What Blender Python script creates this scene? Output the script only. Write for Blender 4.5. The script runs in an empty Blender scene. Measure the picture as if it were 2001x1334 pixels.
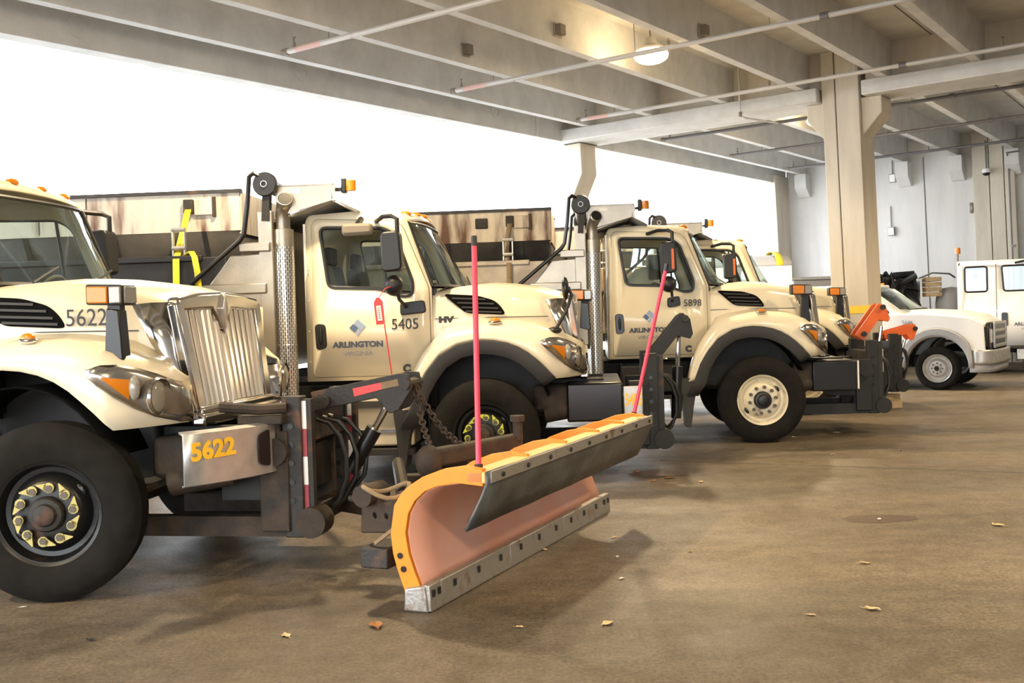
import bpy, math, random
from mathutils import Matrix, Vector, Euler
random.seed(7)
SC = bpy.context.scene
COL = SC.collection
R = math.radians
# ------------------------------------------------------------------ camera
FPX = 2110.0
def axes(yaw, pitch, roll):
    yaw, pitch, roll = R(yaw), R(pitch), R(roll)
    f = Vector((-math.sin(yaw), math.cos(yaw), 0)); r = Vector((math.cos(yaw), math.sin(yaw), 0)); u = Vector((0, 0, 1))
    f2 = f*math.cos(pitch)+u*math.sin(pitch); u2 = u*math.cos(pitch)-f*math.sin(pitch)
    r3 = r*math.cos(roll)+u2*math.sin(roll); u3 = u2*math.cos(roll)-r*math.sin(roll)
    return Matrix((r3, -u3, f2))
CAM = Vector((0, 0, 1.65))
MW = axes(0, -1.41, -1.8)
cd = bpy.data.cameras.new('camera'); cam = bpy.data.objects.new('camera', cd); COL.objects.link(cam)
cd.sensor_width = 36; cd.sensor_fit = 'HORIZONTAL'; cd.lens = FPX/2001*36; cd.clip_end = 500
rr, dd, ff = MW[0], MW[1], MW[2]
cam.matrix_world = Matrix(((rr.x, -dd.x, -ff.x, CAM.x), (rr.y, -dd.y, -ff.y, CAM.y), (rr.z, -dd.z, -ff.z, CAM.z), (0, 0, 0, 1)))
SC.camera = cam
# ------------------------------------------------------------------ world and exposure
w = bpy.data.worlds.new('overcast_sky'); SC.world = w; w.use_nodes = True
bg = w.node_tree.nodes['Background']; bg.inputs[0].default_value = (0.93, 0.965, 1.0, 1); bg.inputs[1].default_value = 7.0
SC.view_settings.view_transform = 'Standard'; SC.view_settings.look = 'None'
SC.view_settings.exposure = 0.38; SC.view_settings.gamma = 1; SC.view_settings.use_curve_mapping = False
LAMP_POWER = 780
# building frame: the hall is turned against the parking rows and the floor falls slightly
BM = (MW.transposed() @ axes(33.78, -1.5, -3.3)).to_4x4(); BM.translation = CAM

# ------------------------------------------------------------------ materials
def mat(name, col, rough=.5, metal=0., coat=0., var=.0, vscale=6., bump=0., bscale=40., spec=.5, col2=None, rust=0., rscale=3., alpha=1., detail=4, streak=False):
    m = bpy.data.materials.new(name); m.use_nodes = True; nt = m.node_tree; b = nt.nodes['Principled BSDF']
    b.inputs['Roughness'].default_value = rough; b.inputs['Metallic'].default_value = metal
    b.inputs['Coat Weight'].default_value = coat; b.inputs['Coat Roughness'].default_value = .08
    b.inputs['Specular IOR Level'].default_value = spec
    tc = nt.nodes.new('ShaderNodeTexCoord')
    def noise(s, d=4):
        n = nt.nodes.new('ShaderNodeTexNoise'); n.inputs['Scale'].default_value = s; n.inputs['Detail'].default_value = d
        
        if streak:
            mp = nt.nodes.new('ShaderNodeMapping'); mp.inputs['Scale'].default_value = (2.2, 2.2, .35); nt.links.new(tc.outputs['Object'], mp.inputs[0]); nt.links.new(mp.outputs[0], n.inputs['Vector'])
        else: nt.links.new(tc.outputs['Object'], n.inputs['Vector'])
        return n
    c = list(col)+[1]
    out = None
    if var > 0 or col2:
        n = noise(vscale, detail); cr = nt.nodes.new('ShaderNodeValToRGB')
        c2 = list(col2)+[1] if col2 else [x*(1-var) for x in col]+[1]
        cr.color_ramp.elements[0].position = .35; cr.color_ramp.elements[1].position = .65
        cr.color_ramp.elements[0].color = c2; cr.color_ramp.elements[1].color = c
        nt.links.new(n.outputs['Fac'], cr.inputs[0]); out = cr.outputs[0]
    if rust > 0:
        n = noise(rscale, 8); cr = nt.nodes.new('ShaderNodeValToRGB')
        cr.color_ramp.elements[0].position = 1-rust-.08; cr.color_ramp.elements[1].position = 1-rust+.06
        nt.links.new(n.outputs['Fac'], cr.inputs[0])
        mx = nt.nodes.new('ShaderNodeMix'); mx.data_type = 'RGBA'
        nt.links.new(cr.outputs[0], mx.inputs[0])
        if out: nt.links.new(out, mx.inputs[6])
        else: mx.inputs[6].default_value = c
        mx.inputs[7].default_value = (.11, .045, .018, 1); out = mx.outputs[2]
        if metal > 0:
            inv = nt.nodes.new('ShaderNodeMath'); inv.operation = 'MULTIPLY_ADD'; inv.inputs[1].default_value = -metal; inv.inputs[2].default_value = metal
            nt.links.new(cr.outputs[0], inv.inputs[0]); nt.links.new(inv.outputs[0], b.inputs['Metallic'])
    if out: nt.links.new(out, b.inputs['Base Color'])
    else: b.inputs['Base Color'].default_value = c
    if bump > 0:
        n = noise(bscale, 5); bp = nt.nodes.new('ShaderNodeBump'); bp.inputs['Strength'].default_value = bump; bp.inputs['Distance'].default_value = .02
        nt.links.new(n.outputs['Fac'], bp.inputs['Height']); nt.links.new(bp.outputs[0], b.inputs['Normal'])
    return m
def glass(name, tint=(.75, .85, .83), refl=.12):
    m = bpy.data.materials.new(name); m.use_nodes = True; nt = m.node_tree; nt.nodes.clear()
    o = nt.nodes.new('ShaderNodeOutputMaterial'); mx = nt.nodes.new('ShaderNodeMixShader'); t = nt.nodes.new('ShaderNodeBsdfTransparent'); g = nt.nodes.new('ShaderNodeBsdfGlossy')
    t.inputs[0].default_value = (*tint, 1); g.inputs['Roughness'].default_value = .03; g.inputs[0].default_value = (.9, .95, .95, 1)
    fr = nt.nodes.new('ShaderNodeLayerWeight'); fr.inputs[0].default_value = .35
    ma = nt.nodes.new('ShaderNodeMath'); ma.operation = 'MULTIPLY_ADD'; ma.inputs[1].default_value = .6; ma.inputs[2].default_value = refl
    nt.links.new(fr.outputs['Fresnel'], ma.inputs[0]); nt.links.new(ma.outputs[0], mx.inputs[0])
    nt.links.new(t.outputs[0], mx.inputs[1]); nt.links.new(g.outputs[0], mx.inputs[2]); nt.links.new(mx.outputs[0], o.inputs[0])
    return m
def emit(name, col, s):
    m = bpy.data.materials.new(name); m.use_nodes = True; b = m.node_tree.nodes['Principled BSDF']
    b.inputs['Emission Color'].default_value = (*col, 1); b.inputs['Emission Strength'].default_value = s; return m
def perforated():
    m = mat('perforated_stainless', (.72, .70, .66), .28, .9); nt = m.node_tree; b = nt.nodes['Principled BSDF']
    tc = nt.nodes.new('ShaderNodeTexCoord'); sp = nt.nodes.new('ShaderNodeSeparateXYZ'); nt.links.new(tc.outputs['Object'], sp.inputs[0])
    at = nt.nodes.new('ShaderNodeMath'); at.operation = 'ARCTAN2'; nt.links.new(sp.outputs[1], at.inputs[0]); nt.links.new(sp.outputs[0], at.inputs[1])
    cb = nt.nodes.new('ShaderNodeCombineXYZ'); ml = nt.nodes.new('ShaderNodeMath'); ml.operation = 'MULTIPLY'; ml.inputs[1].default_value = .095
    nt.links.new(at.outputs[0], ml.inputs[0]); nt.links.new(sp.outputs[2], cb.inputs[0]); nt.links.new(ml.outputs[0], cb.inputs[1])
    br = nt.nodes.new('ShaderNodeTexBrick'); nt.links.new(cb.outputs[0], br.inputs[0]); br.inputs['Scale'].default_value = 1
    br.inputs['Brick Width'].default_value = .052; br.inputs['Row Height'].default_value = .0213; br.inputs['Mortar Size'].default_value = .0068; br.inputs['Mortar Smooth'].default_value = .1
    br.inputs['Color1'].default_value = br.inputs['Color2'].default_value = (.05, .05, .05, 1); br.inputs['Mortar'].default_value = (.74, .72, .68, 1)
    nt.links.new(br.outputs[0], b.inputs['Base Color'])
    return m
def concrete(name, c1, c2, sx=1., streak=0.):
    m = mat(name, c1, .85, spec=.25); nt = m.node_tree; b = nt.nodes['Principled BSDF']
    tc = nt.nodes.new('ShaderNodeTexCoord'); mp = nt.nodes.new('ShaderNodeMapping'); nt.links.new(tc.outputs['Object'], mp.inputs[0])
    mp.inputs['Scale'].default_value = (1, 1, .18 if streak else 1)
    n = nt.nodes.new('ShaderNodeTexNoise'); n.inputs['Scale'].default_value = 2.2*sx; n.inputs['Detail'].default_value = 9; n.inputs['Roughness'].default_value = .65
    nt.links.new(mp.outputs[0], n.inputs[0]); cr = nt.nodes.new('ShaderNodeValToRGB')
    cr.color_ramp.elements[0].position = .3; cr.color_ramp.elements[1].position = .62; cr.color_ramp.elements[0].color = (*c2, 1); cr.color_ramp.elements[1].color = (*c1, 1)
    nt.links.new(n.outputs['Fac'], cr.inputs[0]); nt.links.new(cr.outputs[0], b.inputs['Base Color'])
    n2 = nt.nodes.new('ShaderNodeTexNoise'); n2.inputs['Scale'].default_value = 35; n2.inputs['Detail'].default_value = 6; nt.links.new(tc.outputs['Object'], n2.inputs[0])
    bp = nt.nodes.new('ShaderNodeBump'); bp.inputs['Strength'].default_value = .15; bp.inputs['Distance'].default_value = .01
    nt.links.new(n2.outputs['Fac'], bp.inputs['Height']); nt.links.new(bp.outputs[0], b.inputs['Normal'])
    return m
def floor_mat():
    m = mat('worn_asphalt_floor', (.2, .17, .13), .62, spec=.4); nt = m.node_tree; b = nt.nodes['Principled BSDF']; L = nt.links.new
    tc = nt.nodes.new('ShaderNodeTexCoord')
    def nz(s, d, ro=.6, sc=(1, 1, 1), rot=0):
        mp = nt.nodes.new('ShaderNodeMapping'); mp.inputs['Scale'].default_value = sc; mp.inputs['Rotation'].default_value = (0, 0, rot); L(tc.outputs['Object'], mp.inputs[0])
        n = nt.nodes.new('ShaderNodeTexNoise'); n.inputs['Scale'].default_value = s; n.inputs['Detail'].default_value = d; n.inputs['Roughness'].default_value = ro; L(mp.outputs[0], n.inputs[0]); return n
    def ramp(src, p0, c0, p1, c1):
        cr = nt.nodes.new('ShaderNodeValToRGB'); e = cr.color_ramp.elements; e[0].position = p0; e[1].position = p1; e[0].color = (*c0, 1); e[1].color = (*c1, 1); L(src, cr.inputs[0]); return cr
    def mix(f, a, bb, mode='MIX'):
        mx = nt.nodes.new('ShaderNodeMix'); mx.data_type = 'RGBA'; mx.blend_type = mode
        if isinstance(f, float): mx.inputs[0].default_value = f
        else: L(f, mx.inputs[0])
        L(a, mx.inputs[6]); L(bb, mx.inputs[7]); return mx.outputs[2]
    base = ramp(nz(.35, 6).outputs['Fac'], .35, (.135, .107, .070), .65, (.205, .172, .130))
    tracks = ramp(nz(.5, 5, .6, (.25, 1.6, 1), R(-35)).outputs['Fac'], .38, (.62, .62, .62), .6, (1.05, 1.03, 1.0))
    c = mix(1.0, base.outputs[0], tracks.outputs[0], 'MULTIPLY')
    speck = ramp(nz(42, 6, .85).outputs['Fac'], .40, (.38, .36, .34), .60, (1.35, 1.34, 1.32))
    c = mix(.85, c, speck.outputs[0], 'MULTIPLY'); mott = ramp(nz(6, 6, .7).outputs['Fac'], .38, (.75, .73, .70), .62, (1.15, 1.15, 1.15)); c = mix(.9, c, mott.outputs[0], 'MULTIPLY')
    oil = ramp(nz(.9, 3, .5).outputs['Fac'], .66, (0, 0, 0), .74, (1, 1, 1))
    dk = nt.nodes.new('ShaderNodeRGB'); dk.outputs[0].default_value = (.06, .045, .032, 1)
    md = nt.nodes.new('ShaderNodeMath'); md.operation = 'MULTIPLY'; md.inputs[1].default_value = .6; L(oil.outputs[0], md.inputs[0])
    c = mix(md.outputs[0], c, dk.outputs[0]); L(c, b.inputs['Base Color'])
    rg = ramp(nz(1.2, 6).outputs['Fac'], .35, (.38,)*3, .65, (.62,)*3); L(rg.outputs[0], b.inputs['Roughness'])
    bp = nt.nodes.new('ShaderNodeBump'); bp.inputs['Strength'].default_value = .35; bp.inputs['Distance'].default_value = .006
    L(nz(90, 4, .7).outputs['Fac'], bp.inputs['Height']); L(bp.outputs[0], b.inputs['Normal'])
    return m
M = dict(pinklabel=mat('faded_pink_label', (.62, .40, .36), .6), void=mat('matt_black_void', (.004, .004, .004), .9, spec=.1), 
    white=mat('white_truck_paint', (.79, .705, .52), .3, coat=.4, var=.04, vscale=2),
    white2=mat('plain_white_paint', (.86, .86, .85), .3, coat=.4),
    chrome=mat('chrome', (.66, .64, .61), .16, 1., var=.12, vscale=8),
    steel=mat('brushed_stainless', (.42, .38, .32), .38, .9, var=.15, vscale=5, bump=.05),
    alu=mat('dull_aluminium', (.55, .55, .54), .42, .7, var=.2, vscale=9),
    perf=perforated(),
    black=mat('black_plastic', (.013, .013, .014), .45, var=.3), gloss=mat('black_gloss_paint', (.008, .008, .009), .28),
    flare=mat('grey_black_flare', (.034, .033, .032), .6), rubber=mat('tire_rubber', (.0075, .007, .0062), .85, spec=.2, col2=(.013, .011, .009), vscale=9, bump=.1),
    rim_black=mat('black_rim', (.008, .008, .008), .4, rust=.26, rscale=7), rim_white=mat('cream_rim', (.74, .67, .5), .45, rust=.30, rscale=9),
    dark=mat('dirty_black_steel', (.016, .014, .012), .6, rust=.35, rscale=5, bump=.2), frame=mat('chassis_black', (.010, .0095, .009), .6, var=.5),
    rusty=mat('rusty_brown_steel', (.05, .032, .02), .75, col2=(.02, .016, .012), vscale=7, bump=.25),
    orange=mat('orange_plow_paint', (.85, .25, .008), .42, rust=.27, rscale=4, var=.1), orange2=mat('worn_orange_moldboard', (.86, .47, .36), .34, col2=(.84, .38, .24), vscale=2.0, rust=.24, rscale=6),
    paleorange=mat('pale_orange_rail', (.95, .50, .2), .5), redorange=mat('red_orange_arm_paint', (.75, .13, .02), .4, var=.15),
    edge=mat('worn_cutting_edge_steel', (.36, .35, .33), .42, .75, rust=.36, rscale=7, bump=.2), flap=mat('grey_rubber_deflector', (.10, .105, .105), .45, col2=(.04, .042, .042), vscale=4, bump=.2),
    pink=mat('pink_red_marker', (.60, .04, .09), .4), red=mat('red_tape', (.7, .03, .03), .4), tapew=mat('white_tape', (.8, .78, .74), .4),
    amber=mat('amber_lens', (.66, .20, .003), .3, coat=.2), clear=mat('clear_lens', (.27, .26, .23), .15, coat=.6), lens=mat('headlamp_glass', (.55, .55, .53), .08, .6),
    nut=mat('yellow_green_tag', (.55, .62, .06), .5), nutpale=mat('pale_yellow_tag', (.50, .44, .16), .5), bronze=mat('dark_bronze_recess', (.17, .145, .12), .4, .6), tapered=mat('faded_dark_red_tape', (.28, .03, .04), .5), nutm=mat('lug_nut_steel', (.12, .10, .08), .5, .6),
    hopper=mat('rust_streaked_white_hopper', (.60, .54, .45), .6, rust=.37, rscale=2.4, var=.12, streak=True), hopper2=mat('rusty_tan_hopper', (.62, .52, .38), .6, rust=.42, rscale=2.5, var=.2, streak=True),
    hopdark=mat('dark_hopper_slope', (.04, .036, .033), .65, var=.4, rust=.3, rscale=4), bedblack=mat('dark_bed_side', (.014, .014, .018), .5, var=.3),
    bedtan=mat('weathered_bed_side', (.45, .39, .31), .5, .4, col2=(.3, .25, .2), vscale=4), yellow=mat('yellow_strap', (.66, .52, .02), .7), brownstrap=mat('dirty_brown_strap', (.28, .2, .11), .8, var=.4),
    seat=mat('dark_seat_fabric', (.03, .03, .031), .9), dash=mat('grey_dash', (.16, .16, .16), .7), navy=mat('navy_lettering', (.05, .06, .10), .5), greyl=mat('grey_lettering', (.20, .20, .23), .5),
    blackl=mat('black_lettering', (.02, .02, .022), .5), yel=mat('yellow_lettering', (.90, .52, .03), .5), blue1=mat('logo_dark_blue', (.09, .15, .30), .5), blue2=mat('logo_light_blue', (.33, .42, .60), .5),
    glass=glass('cab_glass', (.80, .88, .86), .07), glassd=glass('tinted_glass', (.4, .45, .45), .08),
    hose=mat('black_hose', (.008, .008, .008), .5), stone=mat('grey_fiberglass', (.35, .35, .36), .6),
    conc=concrete('precast_concrete', (.64, .63, .60), (.52, .51, .485), 1), concwall=concrete('painted_concrete_wall', (.70, .69, .67), (.58, .57, .55), .6, 1),
    conccol=concrete('column_concrete', (.66, .60, .50), (.50, .45, .37), .8, 1), joint=mat('dark_joint', (.08, .075, .07), .9),
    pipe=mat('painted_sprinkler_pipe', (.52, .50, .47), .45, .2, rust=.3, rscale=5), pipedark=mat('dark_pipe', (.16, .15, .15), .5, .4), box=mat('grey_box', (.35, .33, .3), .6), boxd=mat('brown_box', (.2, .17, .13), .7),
    yband=mat('yellow_band_paint', (.85, .6, .05), .6), floor=floor_mat(), outside=concrete('outdoor_pavement', (.5, .5, .5), (.42, .42, .42)),
    leaf1=mat('dry_leaf_pale', (.55, .40, .22), .8), leaf2=mat('dry_leaf_orange', (.30, .13, .04), .8), paper=mat('pale_scrap', (.8, .77, .72), .8), wood=mat('pale_pallet_wood', (.5, .36, .2), .8, var=.3),
    lamp=emit('sodium_lamp_lens', (1, .74, .40), 45), lamphouse=mat('lamp_housing', (.4, .38, .34), .4, .5),
)

# ------------------------------------------------------------------ mesh helper
class G:
    def __init__(s): s.v = []; s.f = []
    def add(s, v, f):
        o = len(s.v); s.v += [tuple(p) for p in v]; s.f += [tuple(i+o for i in q) for q in f]; return s
    def box(s, x0, x1, y0, y1, z0, z1):
        return s.add([(x0, y0, z0), (x1, y0, z0), (x1, y1, z0), (x0, y1, z0), (x0, y0, z1), (x1, y0, z1), (x1, y1, z1), (x0, y1, z1)],
                     [(0, 3, 2, 1), (4, 5, 6, 7), (0, 1, 5, 4), (1, 2, 6, 5), (2, 3, 7, 6), (3, 0, 4, 7)])
    def beam(s, p0, p1, wd, h, up=(0, 0, 1)):
        p0, p1 = Vector(p0), Vector(p1); d = (p1-p0).normalized(); sd = d.cross(Vector(up))
        if sd.length < 1e-4: sd = d.cross(Vector((0, 1, 0)))
        sd.normalize(); u = sd.cross(d); a = sd*wd/2; b = u*h/2
        v = [p0-a-b, p0+a-b, p0+a+b, p0-a+b, p1-a-b, p1+a-b, p1+a+b, p1-a+b]
        return s.add(v, [(0, 1, 2, 3), (7, 6, 5, 4), (0, 4, 5, 1), (1, 5, 6, 2), (2, 6, 7, 3), (3, 7, 4, 0)])
    def tube(s, pts, r, n=10, caps=True, radii=None):
        pts = [Vector(p) for p in pts]; rings = []; prev = None
        for i, p in enumerate(pts):
            d = (pts[min(i+1, len(pts)-1)]-pts[max(i-1, 0)]).normalized()
            if prev is None:
                a = d.cross(Vector((0, 0, 1)))
                if a.length < 1e-3: a = d.cross(Vector((0, 1, 0)))
            else: a = prev-d*prev.dot(d)
            a.normalize(); prev = a; b = d.cross(a); q = radii[i] if radii else r
            rings.append([p+a*q*math.cos(2*math.pi*k/n)+b*q*math.sin(2*math.pi*k/n) for k in range(n)])
        o = [v for g in rings for v in g]; f = []
        for i in range(len(rings)-1):
            for k in range(n): f.append((i*n+k, i*n+(k+1) % n, (i+1)*n+(k+1) % n, (i+1)*n+k))
        if caps: f.append(tuple(range(n))[::-1]); f.append(tuple((len(rings)-1)*n+k for k in range(n)))
        return s.add(o, f)
    def cyl(s, p0, p1, r, r1=None, n=16): return s.tube([p0, p1], r, n, True, [r, r if r1 is None else r1])
    def lathe(s, prof, c=(0, 0, 0), n=32, axis='y'):
        o = []; f = []; m = len(prof)
        for k in range(n):
            t = 2*math.pi*k/n
            for (r, a) in prof:
                if axis == 'y': o.append((c[0]+r*math.cos(t), c[1]+a, c[2]+r*math.sin(t)))
                elif axis == 'z': o.append((c[0]+r*math.cos(t), c[1]-r*math.sin(t), c[2]+a))
                else: o.append((c[0]+a, c[1]+r*math.cos(t), c[2]+r*math.sin(t)))
        for k in range(n):
            for i in range(m-1): f.append((k*m+i, ((k+1) % n)*m+i, ((k+1) % n)*m+i+1, k*m+i+1))
        return s.add(o, f)
    def prism(s, poly, d0, d1, plane='xz', yf=None):
        n = len(poly)
        def P(a, b, d):
            if plane == 'xz': return (a, d+(yf(b) if yf else 0), b)
            if plane == 'yz': return (d, a, b)
            return (a, b, d)
        v = [P(a, b, d0) for a, b in poly]+[P(a, b, d1) for a, b in poly]
        return s.add(v, [tuple(range(n)), tuple(range(2*n-1, n-1, -1))]+[(i, i+n, (i+1) % n+n, (i+1) % n) for i in range(n)])
    def grid(s, rows, close=False):
        m = len(rows[0]); f = []
        for i in range(len(rows)-1):
            for k in range(m-1 if not close else m): f.append((i*m+k, i*m+(k+1) % m, (i+1)*m+(k+1) % m, (i+1)*m+k))
        return s.add([p for r_ in rows for p in r_], f)
    def ell(s, c, rx, ry, rz, n=14, m=8):
        rows = []
        for i in range(m+1):
            t = math.pi*i/m; rows.append([(c[0]+rx*math.sin(t)*math.cos(2*math.pi*k/n), c[1]+ry*math.sin(t)*math.sin(2*math.pi*k/n), c[2]+rz*math.cos(t)) for k in range(n)])
        return s.grid(rows, True)
    def mirror(s, y=1.22):
        g = G(); g.v = [(a, 2*y-b, c) for a, b, c in s.v]; g.f = [q[::-1] for q in s.f]; return g
    def xf(s, mt):
        s.v = [tuple(mt @ Vector(p)) for p in s.v]; return s
    def obj(s, name, m, parent=None, loc=(0, 0, 0), bevel=0., solid=0., ang=35, sub=0, rot=(0, 0, 0), fix=True):
        me = bpy.data.meshes.new(name); me.from_pydata(s.v, [], s.f); me.validate()
        if fix:
            import bmesh
            b = bmesh.new(); b.from_mesh(me); bmesh.ops.recalc_face_normals(b, faces=b.faces); b.to_mesh(me); b.free()
        me.materials.append(M[m] if isinstance(m, str) else m)
        me.polygons.foreach_set('use_smooth', [True]*len(me.polygons)); me.set_sharp_from_angle(angle=R(ang))
        o = bpy.data.objects.new(name, me); COL.objects.link(o); o.parent = parent; o.location = loc; o.rotation_euler = rot
        if sub: q = o.modifiers.new('sub', 'SUBSURF'); q.levels = q.render_levels = sub
        if solid: q = o.modifiers.new('solid', 'SOLIDIFY'); q.thickness = solid; q.offset = 0
        if bevel: q = o.modifiers.new('bevel', 'BEVEL'); q.width = bevel; q.segments = 2; q.limit_method = 'ANGLE'
        return o
def tag(o, label, cat, group=None):
    o['label'] = label; o['category'] = cat
    if group: o['group'] = group
    return o
def struct(o): o['kind'] = 'structure'; return o
def thing(name, label, cat, loc=(0, 0, 0), rz=0, group=None):
    o = bpy.data.objects.new(name, None); COL.objects.link(o); o.location = loc; o.rotation_euler = (0, 0, rz); o.empty_display_size = .2
    return tag(o, label, cat, group)
def copy(o, parent, loc=None):
    c = o.copy(); COL.objects.link(c); c.parent = parent
    if loc is not None: c.location = loc
    for ch in [q for q in bpy.data.objects if q.parent == o]: copy(ch, c)
    return c
def text(body, size, m, parent, loc, rot=(R(90), 0, 0), name='lettering', bold=0., sx=1., depth=.002, align='LEFT'):
    cu = bpy.data.curves.new(name, 'FONT'); cu.body = body; cu.size = size; cu.extrude = depth; cu.offset = bold; cu.resolution_u = 3; cu.align_x = align
    t = bpy.data.objects.new('tmp', cu); COL.objects.link(t); dg = bpy.context.evaluated_depsgraph_get(); dg.update()
    me = bpy.data.meshes.new_from_object(t.evaluated_get(dg)); bpy.data.objects.remove(t); bpy.data.curves.remove(cu)
    me.materials.clear(); me.materials.append(M[m]); me.name = name
    o = bpy.data.objects.new(name, me); COL.objects.link(o); o.parent = parent; o.location = loc; o.rotation_euler = rot; o.scale = (sx, 1, 1); return o
def ip(tab, x):
    if x <= tab[0][0]: return tab[0][1]
    for (a, b), (c, d) in zip(tab, tab[1:]):
        if x <= c: return b+(d-b)*(x-a)/(c-a)
    return tab[-1][1]
def rpoly(pts, r, n=4):
    out = []; N = len(pts)
    for i in range(N):
        p = Vector(pts[i]); a = Vector(pts[i-1])-p; b = Vector(pts[(i+1) % N])-p
        q = min(r, a.length*.45, b.length*.45); a = p+a.normalized()*q; b = p+b.normalized()*q
        for k in range(n+1):
            t = k/n; out.append(tuple((1-t)**2*a+2*t*(1-t)*p+t*t*b))
    return out
def fill(outer, holes, d, yf=None, flip=False):
    """flat panel in xz with holes, returned as G (one skin at y=d+yf(z))"""
    import bmesh
    b = bmesh.new(); es = []
    for loop in [outer]+holes:
        vs = [b.verts.new((x, 0, z)) for x, z in loop]
        es += [b.edges.new((vs[i], vs[(i+1) % len(vs)])) for i in range(len(vs))]
    bmesh.ops.triangle_fill(b, edges=es, use_beauty=True, use_dissolve=False)
    b.verts.index_update(); g = G(); g.v = [(v.co.x, d+(yf(v.co.z) if yf else 0), v.co.z) for v in b.verts]; g.f = [tuple(v.index for v in f.verts) for f in b.faces]; b.free(); return g

# ------------------------------------------------------------------ the setting
fl_ = struct(G().box(-60, 60, -40, 90, -.3, 0).obj('floor', 'floor'))
def bw(x, y): p = BM @ Vector((x, y, -1.65)); return (p.x, p.y)
struct(G().prism([bw(-70, -60), bw(-11.2, -60), bw(-11.2, 80), bw(-70, 80)], .0, .006, 'xy').obj('pavement', 'outside'))
def bobj(g, name, m, bevel=0., parent=None):
    o = g.obj(name, m, None, bevel=bevel)
    if parent: o.parent = parent
    else: o.matrix_world = BM; struct(o)
    return o
ceil = bobj(G().box(-11, 12, -13, 31.3, 4.1, 4.3), 'ceiling', 'conc')
STEMS = [-10.2, -8.85, -7.38, -6.0, -4.62, -3.2, -1.8, -.4, 1.0, 2.4, 3.8, 5.2, 6.6, 8.0, 9.4, 10.8]
for x in STEMS:
    for a, b in ((-13, 18.55), (18.95, 31)):
        bobj(G().prism([(x-.07, 3.5), (x+.07, 3.5), (x+.105, 4.1), (x-.105, 4.1)], a, b, 'xz'), 'tee_stem', 'conc', 0, ceil)
for x in (-9.5, -6.65, -3.9):
    for a, b in ((-13, 18.5), (19, 31)): bobj(G().box(x-.006, x+.006, a, b, 4.092, 4.101), 'deck_joint', 'joint', 0, ceil)
for (a, b) in ((-13, 2.2), (2.22, 17.3), (17.32, 19.7), (19.72, 29.3), (29.32, 31)):
    bobj(G().box(-11.0, -10.75, a, b, 3.28, 4.5), 'spandrel_panel', 'conc', .015, ceil)
for y, z in ((7.62, 3.52), (11.14, 3.56), (15.95, 3.61)):
    bobj(G().lathe([(.105, -.02), (.11, .012), (.135, .012), (.14, -.02)], (-10.75, y, z), 24, 'x'), 'lifting_pocket', 'conc', 0, ceil)
for x0, x1, nm in ((-10.95, -5.72, 'girder_1'), (-4.98, 12, 'girder_2')):
    g = bobj(G().box(x0, x1, 18.2, 19.25, 3.26, 3.5), nm, 'conc', .02)
    bobj(G().box(x0, x1, 18.5, 18.98, 3.5, 4.1), 'girder_web', 'conccol', 0, g)
def column(name, x0, x1, y0, y1, z1, corb):
    o = bobj(G().box(x0, x0+.22, y0, y1, -2.2, z1), name, 'conccol', .012)
    bobj(G().box(x0+.235, x1, y0, y1, -2.2, z1), 'column_half', 'conccol', .012, o)
    bobj(G().box(x0+.21, x0+.24, y0+.03, y1-.03, -2.2, z1), 'column_joint', 'joint', 0, o)
    for (cx0, cx1) in corb:
        bobj(G().prism([(cx0, 3.26), (cx1, 3.26), (cx1, 2.62), (cx0, 2.98)], y0+.1, y1-.1, 'xz'), 'corbel', 'conccol', .015, o)
    return o
c1 = column('column_1', -5.68, -5.06, 18.35, 19.15, 4.1, ((-5.98, -5.68), (-4.72, -5.06)))
bobj(G().box(-5.69, -5.05, 18.34, 19.16, -.34, -.21), 'yellow_band', 'yband', 0, c1)
c2 = bobj(G().prism([(-11.0, -2.2), (-10.74, -2.2), (-10.74, 2.2), (-10.5, 2.65), (-10.5, 3.27), (-10.8, 3.27), (-10.8, 2.75), (-11.0, 2.3)], 18.5, 19.1, 'xz'), 'column_2', 'conccol', .015)
bobj(G().box(-10.85, -10.48, 18.45, 19.15, 3.245, 3.262), 'bearing_pad', 'joint', 0, c2)
bobj(G().box(-11.1, -10.7, 29.9, 31, -2.4, 3.5), 'column_3', 'conccol', .015)
wr = bobj(G().box(12, 12.3, -13, 31.3, -2.6, 4.3), 'wall_unseen_right', 'conc')  # unseen wall, added to block side sky light and white chrome reflections
for y in (-6, 0, 6, 12, 18, 24): bobj(G().box(11.75, 12, y, y+.7, -2.6, 4.1), 'pilaster', 'conccol', .012, wr)
wall = bobj(G().box(-10.75, 12, 31, 31.3, -2.6, 4.3), 'wall_far', 'concwall')
for x0, x1 in ((-5.62, -5.22), (-5.2, -4.86), (-4.84, -4.6)): bobj(G().box(x0, x1, 30.75, 31, -2.6, 4.1), 'pilaster', 'conccol', .012, wall)
for x in STEMS[:10]: bobj(G().prism([(30.55, 3.5), (31, 3.5), (31, 2.85), (30.85, 2.85), (30.55, 3.1)], x-.17, x+.17, 'yz'), 'corbel', 'concwall', .01, wall)
for x in (-9.2, -6.9): bobj(G().box(x-.01, x+.01, 30.99, 31.0, -2.6, 3.6), 'wall_joint', 'joint', 0, wall)
def bthing(name, label, cat, p, group=None):
    o = thing(name, label, cat, group=group); o.matrix_world = BM @ Matrix.Translation(p); return o
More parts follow.
